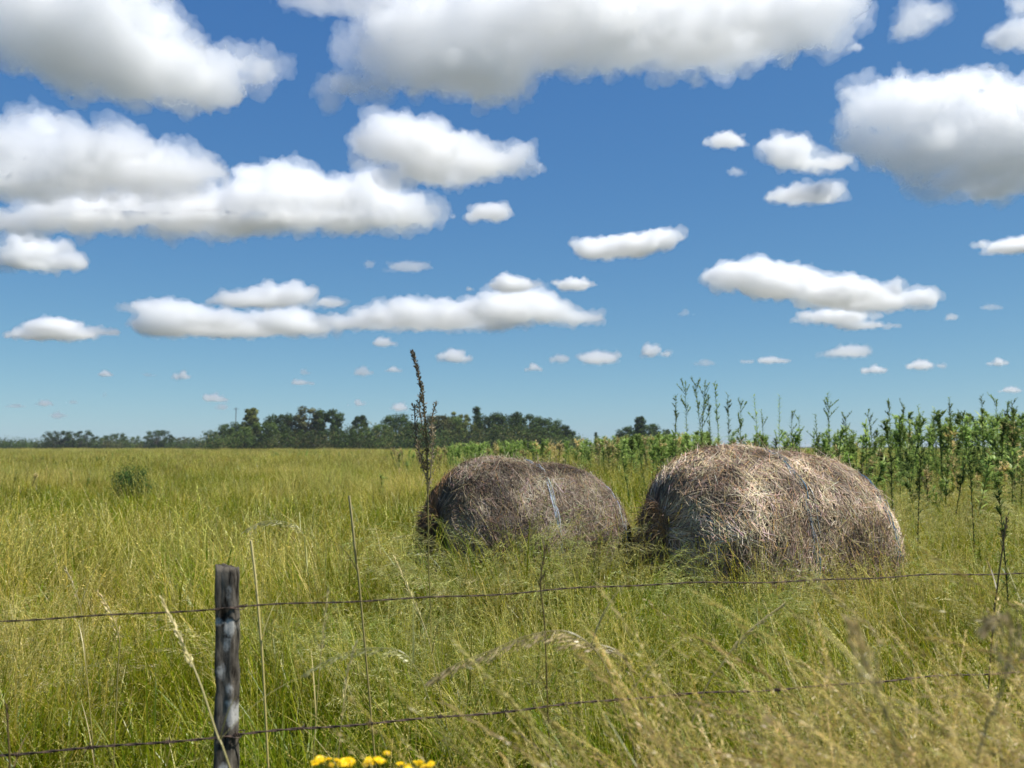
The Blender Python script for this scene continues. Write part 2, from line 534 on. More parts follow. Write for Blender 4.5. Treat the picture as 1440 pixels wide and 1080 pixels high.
forms('mid', 5, rad=.34, leaves=170, culms=24, straw=.35, h=.80, fat=2.0, seg=4)
forms('midgreen', 4, rad=.34, leaves=190, culms=9, straw=.08, h=.74, fat=2.0, seg=4)
forms('midstraw', 3, rad=.34, leaves=110, culms=44, straw=.85, h=.84, fat=2.0, seg=4)
forms('far', 4, rad=1.0, leaves=300, culms=50, straw=.35, h=.80, fat=6.0, seg=3)
forms('farstraw', 3, rad=1.0, leaves=160, culms=120, straw=.9, h=.84, fat=6.0, seg=3)

def scatter_object(name, coll, P, kind='stuff'):
    """One object whose geometry nodes stand a plant of COLL on each point: P = list of (x,y,z, tiltx,tilty,rotz, scale, form)."""
    me = bpy.data.meshes.new(name)
    A = np.array(P, dtype=np.float32)
    me.from_pydata([tuple(p) for p in A[:, :3].tolist()], [], [])
    for nm, tp, dat in (('rot', 'FLOAT_VECTOR', A[:, 3:6]), ('scl', 'FLOAT', A[:, 6]), ('form', 'INT', A[:, 7].astype(np.int32))):
        a = me.attributes.new(nm, tp, 'POINT')
        a.data.foreach_set('vector' if tp == 'FLOAT_VECTOR' else 'value', np.ascontiguousarray(dat).ravel())
    o = link(bpy.data.objects.new(name, me))
    ng = bpy.data.node_groups.new(name + '_growth', 'GeometryNodeTree')
    ng.interface.new_socket('Geometry', in_out='INPUT', socket_type='NodeSocketGeometry')
    ng.interface.new_socket('Geometry', in_out='OUTPUT', socket_type='NodeSocketGeometry')
    gi = ng.nodes.new('NodeGroupInput'); go = ng.nodes.new('NodeGroupOutput')
    ci = ng.nodes.new('GeometryNodeCollectionInfo'); ci.inputs['Collection'].default_value = coll
    ci.inputs['Separate Children'].default_value = True; ci.inputs['Reset Children'].default_value = True
    ip = ng.nodes.new('GeometryNodeInstanceOnPoints'); ip.inputs['Pick Instance'].default_value = True
    def attr(nm, t):
        n = ng.nodes.new('GeometryNodeInputNamedAttribute'); n.data_type = t; n.inputs['Name'].default_value = nm
        return n.outputs[0]
    e2r = ng.nodes.new('FunctionNodeEulerToRotation')
    ng.links.new(attr('rot', 'FLOAT_VECTOR'), e2r.inputs[0])
    ng.links.new(gi.outputs[0], ip.inputs['Points']); ng.links.new(ci.outputs[0], ip.inputs['Instance'])
    ng.links.new(attr('form', 'INT'), ip.inputs['Instance Index']); ng.links.new(e2r.outputs[0], ip.inputs['Rotation'])
    ng.links.new(attr('scl', 'FLOAT'), ip.inputs['Scale']); ng.links.new(ip.outputs[0], go.inputs[0])
    o.modifiers.new('growth', 'NODES').node_group = ng
    return tag(o, kind=kind)

def nz(x, y, s, o=0.0):
    return noise.noise(Vector((x * s, y * s, o)))

BALES = []        # (x, y, radius) kept free of grass
def build_grass():
    rng = random.Random(11)
    P = []
    def ring(y0, y1, dens, pick, scale, side=1.0, xlim=None):
        A = (y1 - y0) * 1.20 * (y0 + y1) / 2 + 2 * side * (y1 - y0)
        for _ in range(int(A * dens)):
            y = math.sqrt(rng.uniform(y0*y0, y1*y1)) if y0 > 0 else rng.uniform(y0, y1)
            hw = y * .60 + side
            x = rng.uniform(-hw, hw)
            if any((x-bx)**2 + (y-by)**2 < br*br for bx, by, br in BALES): continue
            k = pick(x, y)
            if k is None or (y < 15 and nz(x, y, 2.6, 12.0) < -.30 and rng.random() < .8): continue
            s = scale(x, y) * (rng.uniform(.82, 1.15) if y < 7 else rng.uniform(.62, 1.12) if rng.random() < .85 else rng.uniform(1.12, 1.45))
            if y < 1.1 and x > -.3 and x < 2: continue
            P.append((x, y, ground_z(x, y) if y < 60 else 0, rng.uniform(-.12, .12), rng.uniform(-.12, .12), rng.uniform(0, 6.283), s, rng.choice(FORMS[k])))
    def near_pick(x, y):
        v = nz(x, y, .5, 1.0) + .6 * nz(x, y, 1.7, 5.0) + rng.uniform(-.25, .25)
        v += .10 * min(1, max(-1, x / 2.0)) - .10                     # more straw towards the right
        return 'green' if v < -.16 else 'mixed' if v < .16 else ('straw' if rng.random() < .62 else 'plume')
    def mid_pick(x, y):
        v = nz(x, y, .16, 2.0) + .6 * nz(x, y, .5, 7.0) + rng.uniform(-.2, .2)
        if y > 13 and x > 0: v -= .22
        return 'midgreen' if v < -.05 else 'mid' if v < .34 else 'midstraw'
    def far_pick(x, y):
        v = nz(x, y, .03, 4.0) + .5 * nz(x, y, .1, 9.0) + rng.uniform(-.2, .2)
        return 'far' if v < .28 else 'farstraw'
    def bank_top(x, y):
        """Height the rank verge growth reaches, right of the standpoint."""
        px = 720 + F * x / y
        pts = [(500, 1200), (760, 1130), (840, 1040), (930, 955), (1050, 935), (1200, 915), (1330, 880), (1440, 850), (1700, 800)]
        row = 1150
        for (a, ra), (b, rb) in zip(pts, pts[1:]):
            if a <= px <= b: row = ra + (rb - ra) * (px - a) / (b - a)
        if px > 1700: row = 800
        return EYE - (row - 628) / F * y
    def near_scale(x, y):
        if y < 2.75:                                            # short strip on this side of the fence, rank growth on the bank
            low = .62
            rank = .42
            if .12 < x and y < 2.3:
                return max(rank, min(1.2, (bank_top(x, y) - ground_z(x, y)) / 1.25))
            return low
        k = 1.0 if y > 3.6 else .86
        if y > 5.2 and .5 < x < 4: k *= 1.1
        if y > 5.8 and -1.1 < x <= .3: k *= .82
        return k
    ring(.85, 2.75, 42, lambda x, y: near_pick(x, y) if y > 2.3 or x <= .12 else rng.choice(('rank', 'rank', 'rank', 'rank')), near_scale, 1.3)
    ring(2.75, 7.0, 25, near_pick, near_scale, 1.3)
    ring(7.0, 15.0, 14, mid_pick, lambda x, y: 1.0, 2.0)
    ring(7.0, 12.0, 10, near_pick, lambda x, y: 1.05, 1.0)
    ring(15.0, 40.0, 5.5, mid_pick, lambda x, y: 1.0, 2.0)
    ring(40.0, 110.0, .9, far_pick, lambda x, y: 1.0, 6.0)
    ring(110.0, 330.0, .16, far_pick, lambda x, y: 1.15, 20.0)
    for _ in range(70):                                         # rank growth crowding the bank
        x, y = rng.uniform(.2, 1.9), rng.uniform(1.15, 2.2)
        P.append((x, y, ground_z(x, y), rng.uniform(-.2, .2), rng.uniform(-.2, .2), rng.uniform(0, 6.283), near_scale(x, y) * rng.uniform(.75, 1.02), rng.choice(FORMS['rank'])))
    # pale arching plumes that stand in clumps
    for (px, Y, n, wd, sc) in ((665, 7.3, 8, .2, 1.3), (710, 7.4, 13, .28, 1.5), (780, 7.5, 9, .35, 1.35), (395, 5.6, 6, .3, 1.08), (480, 6.0, 4, .25, 1.0),
                               (985, 6.9, 6, .4, 1.1), (1120, 6.8, 6, .5, 1.1), (1240, 7.2, 8, .4, 1.15), (1330, 7.5, 7, .4, 1.25), (1400, 6.0, 5, .3, 1.15), (1190, 10.5, 9, .5, 1.45), (1130, 11.0, 8, .5, 1.4), (1330, 14, 26, 1.2, 1.6), (1420, 15, 30, 1.3, 1.7), (1250, 14.5, 16, .8, 1.5), (1420, 11, 10, .6, 1.6), (1310, 12, 9, .8, 1.5)):
        for _ in range(n):
            x, y = (px - 720) / F * Y + rng.gauss(0, wd), Y + rng.gauss(0, .25)
            P.append((x, y, ground_z(x, y), rng.uniform(-.15, .15), rng.uniform(-.15, .15), rng.uniform(0, 6.283), sc * rng.uniform(.85, 1.12), rng.choice(FORMS['plume'] + FORMS['straw'][:1])))
    # taller green growth among the weeds, centre to right
    for _ in range(1500):
        px, y = rng.uniform(470, 1500), rng.uniform(16, 48)
        x = (px - 720) / F * y
        P.append((x, y, ground_z(x, y), rng.uniform(-.15, .15), rng.uniform(-.15, .15), rng.uniform(0, 6.283), rng.uniform(1.1, 1.75) * min(1, .55 + (px - 470) / 700), rng.choice(FORMS['midgreen'] if rng.random() < .7 else FORMS['mid'])))
    scatter_object('grass', TUFTS, P)
    return len(P)
# ------------------------------------------------------------------ hay bales
def hay_core_mat():
    m, nt, out = new_mat('weathered_hay')
    L = nt.links.new
    tc = nt.nodes.new('ShaderNodeTexCoord')
    n1 = nt.nodes.new('ShaderNodeTexNoise'); n1.inputs['Scale'].default_value = 5; n1.inputs['Detail'].default_value = 8
    n2 = nt.nodes.new('ShaderNodeTexNoise'); n2.inputs['Scale'].default_value = 60; n2.inputs['Detail'].default_value = 5
    r = nt.nodes.new('ShaderNodeValToRGB')
    r.color_ramp.elements[0].position = .3; r.color_ramp.elements[0].color = (.07, .05, .034, 1)
    r.color_ramp.elements[1].position = .75; r.color_ramp.elements[1].color = (.24, .18, .125, 1)
    ma = nt.nodes.new('ShaderNodeMath'); ma.operation = 'ADD'
    mm = nt.nodes.new('ShaderNodeMath'); mm.operation = 'MULTIPLY'; mm.inputs[1].default_value = .5
    L(tc.outputs['Object'], n1.inputs['Vector']); L(tc.outputs['Object'], n2.inputs['Vector'])
    L(n1.outputs[0], ma.inputs[0]); L(n2.outputs[0], ma.inputs[1]); L(ma.outputs[0], mm.inputs[0]); L(mm.outputs[0], r.inputs[0])
    b = nt.nodes.new('ShaderNodeBsdfDiffuse'); L(r.outputs[0], b.inputs[0]); L(b.outputs[0], out.inputs[0])
    return m
HAY_CORE = hay_core_mat()
HAY = leaf_mat('hay_straw', transl=.12, gloss=.03, patch=False, rough=.5)
TWINE = leaf_mat('bale_twine', transl=.1, gloss=.10, patch=False, rough=.4)
HAYC = [(r * 1.18, g * 1.18, b * 1.18) for r, g, b in [(.21, .155, .10), (.31, .235, .155), (.41, .32, .215), (.13, .093, .060), (.54, .445, .315), (.06, .042, .028), (.31, .19, .085)]]

def make_bale(loc, rz, length, rad, sag, seed, label, bands, ochre=()):
    rng = random.Random(seed)
    root = tag(empty('hay_bale', loc, rz), label, 'hay bale', 'round hay bales lying in the tall grass')
    H = length / 2
    def surf(s, a):
        """Point on the slumped roll: s along the axis in -1..1, a round it from the top."""
        e = abs(s)
        r = rad * (1 - e ** 3.6) ** (.5 if s > 0 else .42) if e < 1 else 0
        x = s * H
        y, z = r * math.sin(a), r * math.cos(a)
        lump = noise.noise(Vector((x * 1.6, y * 1.6, z * 1.6 + seed))) * .03 + noise.noise(Vector((x * 4, y * 4, z * 4 + seed))) * .028
        k = 1 + lump / rad * (1 if e < .9 else .6)
        y *= k; z *= k
        z = z * (1 - sag * .08) - sag * .13 * (x / H) * rad * (1 if z > 0 else .3)              # slumps towards the far end
        y *= 1 + .09 * max(0, -z / rad + .3)                             # and spreads at the foot
        zz = z + rad * .93
        x += .05 * noise.noise(Vector((y * 2.2, z * 2.2, seed + 5.0))) if e > .9 else 0
        return Vector((x, y, max(zz, -.05)))
    ss = [-1] + [-math.cos(math.pi * i / 44) ** 1 for i in range(1, 44)] + [1]
    ss = [math.copysign(abs(v) ** .8, v) for v in ss]
    na = 96
    verts = [surf(s * .9999, 2 * math.pi * j / na) for s in ss for j in range(na)]
    faces = [(i*na + j, i*na + (j+1) % na, (i+1)*na + (j+1) % na, (i+1)*na + j) for i in range(len(ss)-1) for j in range(na)]
    faces += [tuple(range(na - 1, -1, -1)), tuple((len(ss)-1)*na + j for j in range(na))]
    me = bpy.data.meshes.new('hay_roll'); me.from_pydata([tuple(v) for v in verts], [], faces); me.update()
    me.materials.append(HAY_CORE); me.polygons.foreach_set('use_smooth', [True] * len(me.polygons))
    # straw lying on the roll joins the same part
    mb = MB()
    def straw(s, a, L, w, direction, lift, c):
        n = 4; pts = []; sides = []
        p0 = surf(s, a)
        for i in range(n + 1):
            t = (i / n - .5) * L
            s1 = max(-.985, min(.985, s + t * math.sin(direction) / H)); a1 = a + t * math.cos(direction) / rad
            p = surf(s1, a1)
            nr = Vector((max(0, abs(s1) - .86) * math.copysign(5, s1), math.sin(a1), math.cos(a1))).normalized()
            pts.append(p + nr * (.006 + lift * (i / n) ** 2 + rng.uniform(0, .006)))
            sides.append(nr)
        sd = []
        for i in range(n + 1):
            d = pts[min(i+1, n)] - pts[max(i-1, 0)]
            sv = d.cross(sides[i])
            if sv.length < 1e-6: sv = d.orthogonal()
            sv = (sv.normalized() + sides[i] * rng.uniform(-.6, .6)).normalized()
            sd.append(sv)
        cc = jit(c, rng, .25)
        mb.ribbon(pts, sd, [w * (1 - .5 * i / n) for i in range(n + 1)], cc, tuple(v * rng.uniform(.8, 1.25) for v in cc))
    def shade(s, a):
        p = surf(s, a)
        v = noise.noise(Vector((p.x * 3, p.y * 3, p.z * 3 + seed * 2))) + .5 * noise.noise(Vector((p.x * 9, p.y * 9, p.z * 9)))
        return v
    for i in range(19000):
        s = rng.uniform(-1, 1); s = math.copysign(abs(s) ** .9, s) * .985
        a = rng.uniform(-2.1, 2.1)
        v = shade(s, a) + rng.uniform(-.35, .35)
        c = HAYC[5] if v < -.42 else HAYC[3] if v < -.16 else HAYC[0] if v < .05 else HAYC[1] if v < .28 else HAYC[2] if v < .5 else HAYC[4]
        if rng.random() < .06: c = HAYC[6]
        d = rng.gauss(0, .62) if rng.random() < .8 else rng.uniform(-1.57, 1.57)
        straw(s, a, rng.uniform(.06, .24), rng.uniform(.0017, .0040), d + (3.14 if rng.random() < .5 else 0), rng.uniform(0, .018) if rng.random() < .9 else rng.uniform(.02, .07), c)
    # the cut end: straw ends poking outwards
    for i in range(2600):
        a = rng.uniform(-3.1, 3.1); q = math.sqrt(rng.random()) * .97
        for sgn in ((-1,) if rng.random() < .7 else (1,)):
            pe = surf(sgn * .97, a); ax = Vector((pe.x, 0, rad * .93 - sag * .1 * sgn * rad))
            p = ax.lerp(pe, q) + Vector((sgn * (.035 + .05 * (1 - q)), 0, 0))
            if p.z < 0: continue
            t = Vector((0, math.cos(a), -math.sin(a))) * (1 if rng.random() < .5 else -1)
            d = (t * rng.uniform(.3, 1) + Vector((sgn * rng.uniform(-.05, .5), rng.uniform(-.5, .5), rng.uniform(-.7, .3)))).normalized()
            L = rng.uniform(.05, .18)
            sv = d.cross(Vector((sgn, 0, 0)) + Vector((0, rng.uniform(-.4, .4), rng.uniform(-.4, .4))))
            sv = (sv if sv.length > .05 else d.orthogonal()).normalized()
            cc = jit(rng.choice((HAYC[5], HAYC[3], HAYC[3], HAYC[0], HAYC[6], HAYC[1])), rng, .3)
            mb.ribbon([p, p + d * L * .5, p + d * L + Vector((0, 0, -.02))], sv, [.0028, .0024, .001], cc, cc)
    # ochre rotten tufts
    for (s, a, n) in ochre:
        for i in range(n):
            straw(max(-.98, min(.98, s + rng.gauss(0, .05))), a + rng.gauss(0, .10), rng.uniform(.06, .18), .0035, rng.uniform(-1.5, 1.5), rng.uniform(0, .06), (.55, .32, .12))
    # loose wisps standing off the crown
    for i in range(420):
        s = rng.uniform(-.97, .97); a = rng.gauss(0, .8)
        straw(s, a, rng.uniform(.10, .28), .0017, rng.uniform(-3.1, 3.1), rng.uniform(.03, .12), rng.choice(HAYC[1:5]))
    m2 = mb.mesh('straw_tmp')
    bm = bmesh.new(); bm.from_mesh(me)
    n0 = len(bm.faces); bm.from_mesh(m2)
    bm.faces.ensure_lookup_table()
    for f in bm.faces[n0:]: f.material_index = 1
    bm.to_mesh(me); bm.free(); bpy.data.meshes.remove(m2)
    me.materials.append(HAY)
    link(bpy.data.objects.new('hay_roll', me), root)
    # twine: several strands to a band, slack and partly sunk under straw
    for (s0, tint, n, spread) in bands:
        tb = MB()
        for k in range(n):
            off = rng.gauss(0, spread); ph = rng.uniform(0, 6)
            pts = []
            for j in range(90):
                a = -2.2 + 4.4 * j / 89
                s1 = s0 + (off + .012 * math.sin(a * 2.3 + ph) + .007 * math.sin(a * 9 + ph * 2)) / H
                p = surf(s1, a)
                nr = Vector((0, math.sin(a), math.cos(a)))
                pts.append(p + nr * (.009 + .010 * math.sin(a * 7 + ph * 3) + .008 * math.sin(a * 17 + ph)))
            c = jit(tint, rng, .2)
            tb.tube(pts, [.0028] * len(pts), c, c, sides=5)
        tb.build('twine_band', TWINE, root)
    return root

BLUE, PALE = (.10, .26, .40), (.38, .42, .44)
LB, RB = Vector((.16, 8.75, 0)), Vector((2.27, 8.25, 0))
make_bale(LB, R(20), 1.86, .81, .9, 4, 'smaller grey brown bale with dark left end and ochre tufts, behind the dead stalk', [(.0, PALE, 7, .03), (.72, PALE, 5, .025)],
          ochre=((-.93, .1, 110), (-.95, .75, 90), (-.72, .9, 80), (-.95, 1.2, 60), (-.25, .35, 40)))
make_bale(RB, R(13), 2.16, .86, .75, 9, 'larger brown bale tied with bright blue twine, in front of the tall green weeds', [(-.06, PALE, 6, .028), (-.05, BLUE, 2, .02), (.70, BLUE, 7, .022)], ochre=((.1, .3, 20),))
BALES += [(LB.x, LB.y, .60), (RB.x, RB.y, .66), (LB.x - .45, LB.y - .16, .5), (LB.x + .45, LB.y + .16, .5), (RB.x - .55, RB.y - .13, .55), (RB.x + .55, RB.y + .13, .55)]
# ------------------------------------------------------------------ fence
def post_mat():
    m, nt, out = new_mat('weathered_wood')
    L = nt.links.new
    tc = nt.nodes.new('ShaderNodeTexCoord')
    mp = nt.nodes.new('ShaderNodeMapping'); mp.inputs['Scale'].default_value = (48, 48, 11)
    n1 = nt.nodes.new('ShaderNodeTexNoise'); n1.inputs['Scale'].default_value = 1; n1.inputs['Detail'].default_value = 8; n1.inputs['Roughness'].default_value = .65
    L(tc.outputs['Object'], mp.inputs[0]); L(mp.outputs[0], n1.inputs['Vector'])
    r = nt.nodes.new('ShaderNodeValToRGB')
    r.color_ramp.elements[0].position = .36; r.color_ramp.elements[0].color = (.012, .009, .006, 1)
    r.color_ramp.elements[1].position = .70; r.color_ramp.elements[1].color = (.20, .175, .14, 1)
    L(n1.outputs[0], r.inputs[0])
    # pale crusts of lichen at their own heights
    n2 = nt.nodes.new('ShaderNodeTexNoise'); n2.inputs['Scale'].default_value = 75; n2.inputs['Detail'].default_value = 8; n2.inputs['Roughness'].default_value = .7
    L(tc.outputs['Object'], n2.inputs['Vector'])
    at_ = nt.nodes.new('ShaderNodeAttribute'); at_.attribute_name = 'col'
    sp = nt.nodes.new('ShaderNodeSeparateColor'); L(at_.outputs['Color'], sp.inputs[0])
    ad = nt.nodes.new('ShaderNodeMath'); ad.operation = 'MULTIPLY'; L(sp.outputs[0], ad.inputs[0]); L(n2.outputs[0], ad.inputs[1])
    mr = nt.nodes.new('ShaderNodeMapRange'); mr.inputs[1].default_value = .22; mr.inputs[2].default_value = .42; L(ad.outputs[0], mr.inputs[0])
    mx = nt.nodes.new('ShaderNodeMix'); mx.data_type = 'RGBA'; L(mr.outputs[0], mx.inputs[0]); L(r.outputs[0], mx.inputs[6]); mx.inputs[7].default_value = (.42, .41, .38, 1)
    b = nt.nodes.new('ShaderNodeBsdfPrincipled'); b.inputs['Roughness'].default_value = .9; b.inputs['Specular IOR Level'].default_value = .12
    L(mx.outputs[2], b.inputs['Base Color'])
    bp = nt.nodes.new('ShaderNodeBump'); bp.inputs['Strength'].default_value = .9; bp.inputs['Distance'].default_value = .006
    L(n1.outputs[0], bp.inputs['Height']); L(bp.outputs[0], b.inputs['Normal']); L(b.outputs[0], out.inputs[0])
    return m

def rust_mat():
    m, nt, out = new_mat('rusty_wire')
    n = nt.nodes.new('ShaderNodeTexNoise'); n.inputs['Scale'].default_value = 90
    tc = nt.nodes.new('ShaderNodeTexCoord'); nt.links.new(tc.outputs['Object'], n.inputs['Vector'])
    r = nt.nodes.new('ShaderNodeValToRGB')
    r.color_ramp.elements[0].position = .35; r.color_ramp.elements[0].color = (.03, .02, .015, 1)
    r.color_ramp.elements[1].position = .7; r.color_ramp.elements[1].color = (.12, .075, .05, 1)
    b = nt.nodes.new('ShaderNodeBsdfPrincipled'); b.inputs['Roughness'].default_value = .7; b.inputs['Metallic'].default_value = .3
    nt.links.new(n.outputs[0], r.inputs[0]); nt.links.new(r.outputs[0], b.inputs['Base Color']); nt.links.new(b.outputs[0], out.inputs[0])
    return m

def build_fence():
    pd = 2.85
    base = at(320, 1000, pd); gx = base.x + .011
    gz = ground_z(gx, pd)
    root = tag(empty('wire_fence', (gx, pd, gz)), 'dark weathered wooden post with pale lichen patches carrying two rusty wires', 'fence')
    rng = random.Random(5)
    mb = MB()
    top = at(318, 797, pd).z - gz
    n = 110; w = .031; sd = 8
    lich = [(at(318, 880, pd).z - gz, .042, .014, 1.0), (at(318, 872, pd).z - gz, .02, -.02, .9), (at(326, 1003, pd).z - gz, .048, .022, 1.0), (at(320, 985, pd).z - gz, .016, .015, .75), (at(322, 1080, pd).z - gz, .035, .0, 1.0), (at(316, 940, pd).z - gz, .05, -.008, .66), (at(316, 905, pd).z - gz, .05, .006, .62), (at(316, 830, pd).z - gz, .05, .012, .5), (at(316, 965, pd).z - gz, .04, .015, .6)]
    per = sd * 4
    for i in range(n + 1):
        z = -.35 + (top + .35) * i / n
        lean = (at(320, 1080, pd).x - at(317, 797, pd).x)
        cx = -lean * (z / top) + .004 * noise.noise(Vector((0, 0, z * 4)))
        for k in range(per):
            side, t = divmod(k, sd); t = t / sd * 2 - 1
            x, y = ((t, -1), (1, t), (-t, 1), (-1, -t))[side]
            rr = 1 / max(1, (abs(x) ** 6 + abs(y) ** 6) ** (1/6))
            x, y = x * rr * w, y * rr * w
            g = 1 + .16 * noise.noise(Vector((x * 60, y * 60, z * 4))) + .12 * noise.noise(Vector((x * 25, y * 25, z * 18)))
            zz = z
            if i == n: zz += .012 * noise.noise(Vector((x * 60, y * 60, 2))) - .18 * x
            if i >= n - 1: g *= .95
            l = 0
            for (lz, lr, lx, ls) in lich:
                d = math.hypot((z - lz) / lr, (x - lx) / .022)
                l = max(l, ls * (1.15 - d) if d < 1.15 else 0)
            mb.v.append(Vector((cx + x * g, y * g, zz))); mb.c.append((min(1, l * 1.3), 0, 0, 1))
    for i in range(n):
        for k in range(per):
            a = i*per + k; b = i*per + (k+1) % per
            mb.f.append((a, b, b + per, a + per))
    c = len(mb.v); mb.v.append(Vector((-.0, 0, top - .004))); mb.c.append((0, 0, 0, 1))
    for k in range(per): mb.f.append((n*per + k, n*per + (k+1) % per, c))
    mb.build('post', post_mat(), root, smooth=True)
    RU = rust_mat()
    o = Vector((gx, pd, gz))
    def strand(name, y_left, y_post, y_right, ext, r, barbs):
        # straight run through the post front, a little slack on each side
        h0 = (y_post - 628) / F * pd
        P0 = Vector((gx, pd - .034, EYE - h0))
        dirv = Vector((2.94, .87, 0)).normalized(); dirl = Vector((1, .19, 0)).normalized()
        wm = MB(); pts2 = ([], [])
        N_ = 620
        path = []
        for i in range(N_ + 1):
            u = -1.6 + (ext + 1.6) * i / N_
            s = .012 * math.sin(u * 1.3) + .004 * math.sin(u * 5.1 + 1) + .0025 * math.sin(u * 13)
            p = P0 + (dirv if u > 0 else dirl) * u + Vector((0, 0, s - .012 * math.sin(0)))
            path.append(p)
            a = u * 55
            for q in (0, 1):
                pts2[q].append(p - o + Vector((0, math.cos(a + q*math.pi), math.sin(a + q*math.pi))) * r * .9)
        for q in (0, 1): wm.tube(pts2[q], [r] * len(pts2[q]), (1, 1, 1), sides=5)
        wo = wm.build(name, RU, root, smooth=True)
        if barbs:
            u = -1.35; first = None
            while u < ext:
                i = int((u + 1.6) / (ext + 1.6) * N_); p = path[min(i, N_)] - o
                bm_ = MB()
                coil = [p + dirv * (-.010 + .02 * k / 26) + Vector((-dirv.y, dirv.x, 0)) * math.cos(k * .8) * .0052 + Vector((0, 0, math.sin(k * .8) * .0052)) for k in range(27)]
                bm_.tube(coil, [.0016] * 27, (1, 1, 1), sides=5)
                for k in range(4):
                    a = rng.uniform(0, 6.28)
                    e = Vector((-dirv.y, dirv.x, 0)) * math.cos(a) + Vector((0, 0, 1)) * math.sin(a) + dirv * rng.uniform(-.4, .4)
                    q = p + dirv * rng.uniform(-.008, .008)
                    bm_.tube([q, q + e * .010, q + e * .019], [.0016, .0014, .0004], (1, 1, 1), sides=5)
                bm_.build('barb', RU, wo)
                u += rng.uniform(.17, .23)
        # the tie round the post
        tm = MB(); z = P0.z - gz
        ring = []
        for k in range(29):
            a = k / 28 * 2 * math.pi * 1.0
            x, y = math.cos(a), math.sin(a); rr = 1 / (abs(x) ** 6 + abs(y) ** 6) ** (1/6)
            ring.append(Vector((x * rr * .036, y * rr * .036, z + .003 * math.sin(3 * a))))
        tm.tube(ring, [.0017] * 29, (1, 1, 1), sides=5)
        tm.build('wire_tie', RU, root)
    strand('wire', 860, 850, 798, 3.4, .0016, False)
    strand('barbed_wire', 1048, 1022, 983, 3.4, .0022, True)
build_fence()
# ------------------------------------------------------------------ trees
LEAF = leaf_mat('tree_foliage', transl=.25, gloss=.0, patch=False)
BARK = leaf_mat('tree_bark', transl=0, gloss=.02, patch=False)
def make_tree(seed, h, w, style, base_c, name):
    """Returns (trunk mesh, crown mesh) for a tree of height h and spread w."""
    rng = random.Random(seed)
    tm, cm = MB(), MB()
    lobes = []
    tc = (.075, .06, .045)
    trunk_h = h * {'round': .35, 'tall': .5, 'vase': .55, 'column': .3, 'bush': .15, 'gappy': .5}[style]
    tm.tube([Vector((0, 0, -.3)), Vector((rng.uniform(-.1, .1)*w*.2, 0, trunk_h*.5)), Vector((0, 0, trunk_h))], [h*.028, h*.020, h*.014], tc, sides=7)
    nl = {'round': 46, 'tall': 40, 'vase': 24, 'column': 16, 'bush': 30, 'gappy': 26}[style]
    for i in range(nl):
        a = i * 2.4 + rng.uniform(-.6, .6)
        if style in ('round', 'bush'):
            z = h * (.15 + (.9 - .15) * (i + rng.random()) / nl); q = w * .42 * math.sqrt(max(.05, 1 - ((z / h - .5) / .5) ** 2)) * rng.random() ** .4; s = h * rng.uniform(.08, .15)
        elif style == 'tall':
            z = h * (.06 + (.93 - .06) * (i + rng.random()) / nl); q = w * .40 * (1.05 - z / h * .85) * rng.random() ** .4 + .1; s = h * rng.uniform(.045, .09)
        elif style == 'vase':
            z = h * (.25 + (.92 - .25) * (i + rng.random()) / nl); q = w * .45 * (z / h) ** 1.2 * math.sqrt(rng.random()); s = h * rng.uniform(.06, .11)
        elif style == 'gappy':
            z = h * (.12 + (.92 - .12) * (i + rng.random()) / nl); q = w * .48 * math.sqrt(rng.random()); s = h * rng.uniform(.05, .10)
        else:
            z = h * (.2 + (.94 - .2) * (i + rng.random()) / nl); q = w * .2 * rng.random(); s = h * rng.uniform(.05, .08)
        c = Vector((q * math.cos(a), q * math.sin(a), z))
        lobes.append((c, s))
        st = Vector((0, 0, trunk_h * rng.uniform(.55, 1)))
        tm.tube([st, st.lerp(c, .55) + Vector((0, 0, .04*h)), c], [h*.010, h*.006, h*.002], tc, sides=5)
    for (c, s) in lobes:
        tone = rng.uniform(.7, 1.3)
        for k in range(110):
            d = Vector((rng.gauss(0, 1), rng.gauss(0, 1), rng.gauss(0, 1))).normalized()
            r = s * (rng.random() ** .45)
            p = c + Vector((d.x * r * 1.25, d.y * r * 1.25, d.z * r * .85))
            n = (d + Vector((rng.uniform(-.8, .8), rng.uniform(-.8, .8), rng.uniform(-.3, .9)))).normalized()
            u = n.orthogonal().normalized(); v = n.cross(u)
            z = h * rng.uniform(.016, .032)
            cc = jit(tuple(x * tone for x in base_c), rng, .2) + (1.0,)
            cm.quad(p - u*z, p - v*z*.6, p + u*z, p + v*z*.6, cc)
    return tm, cm

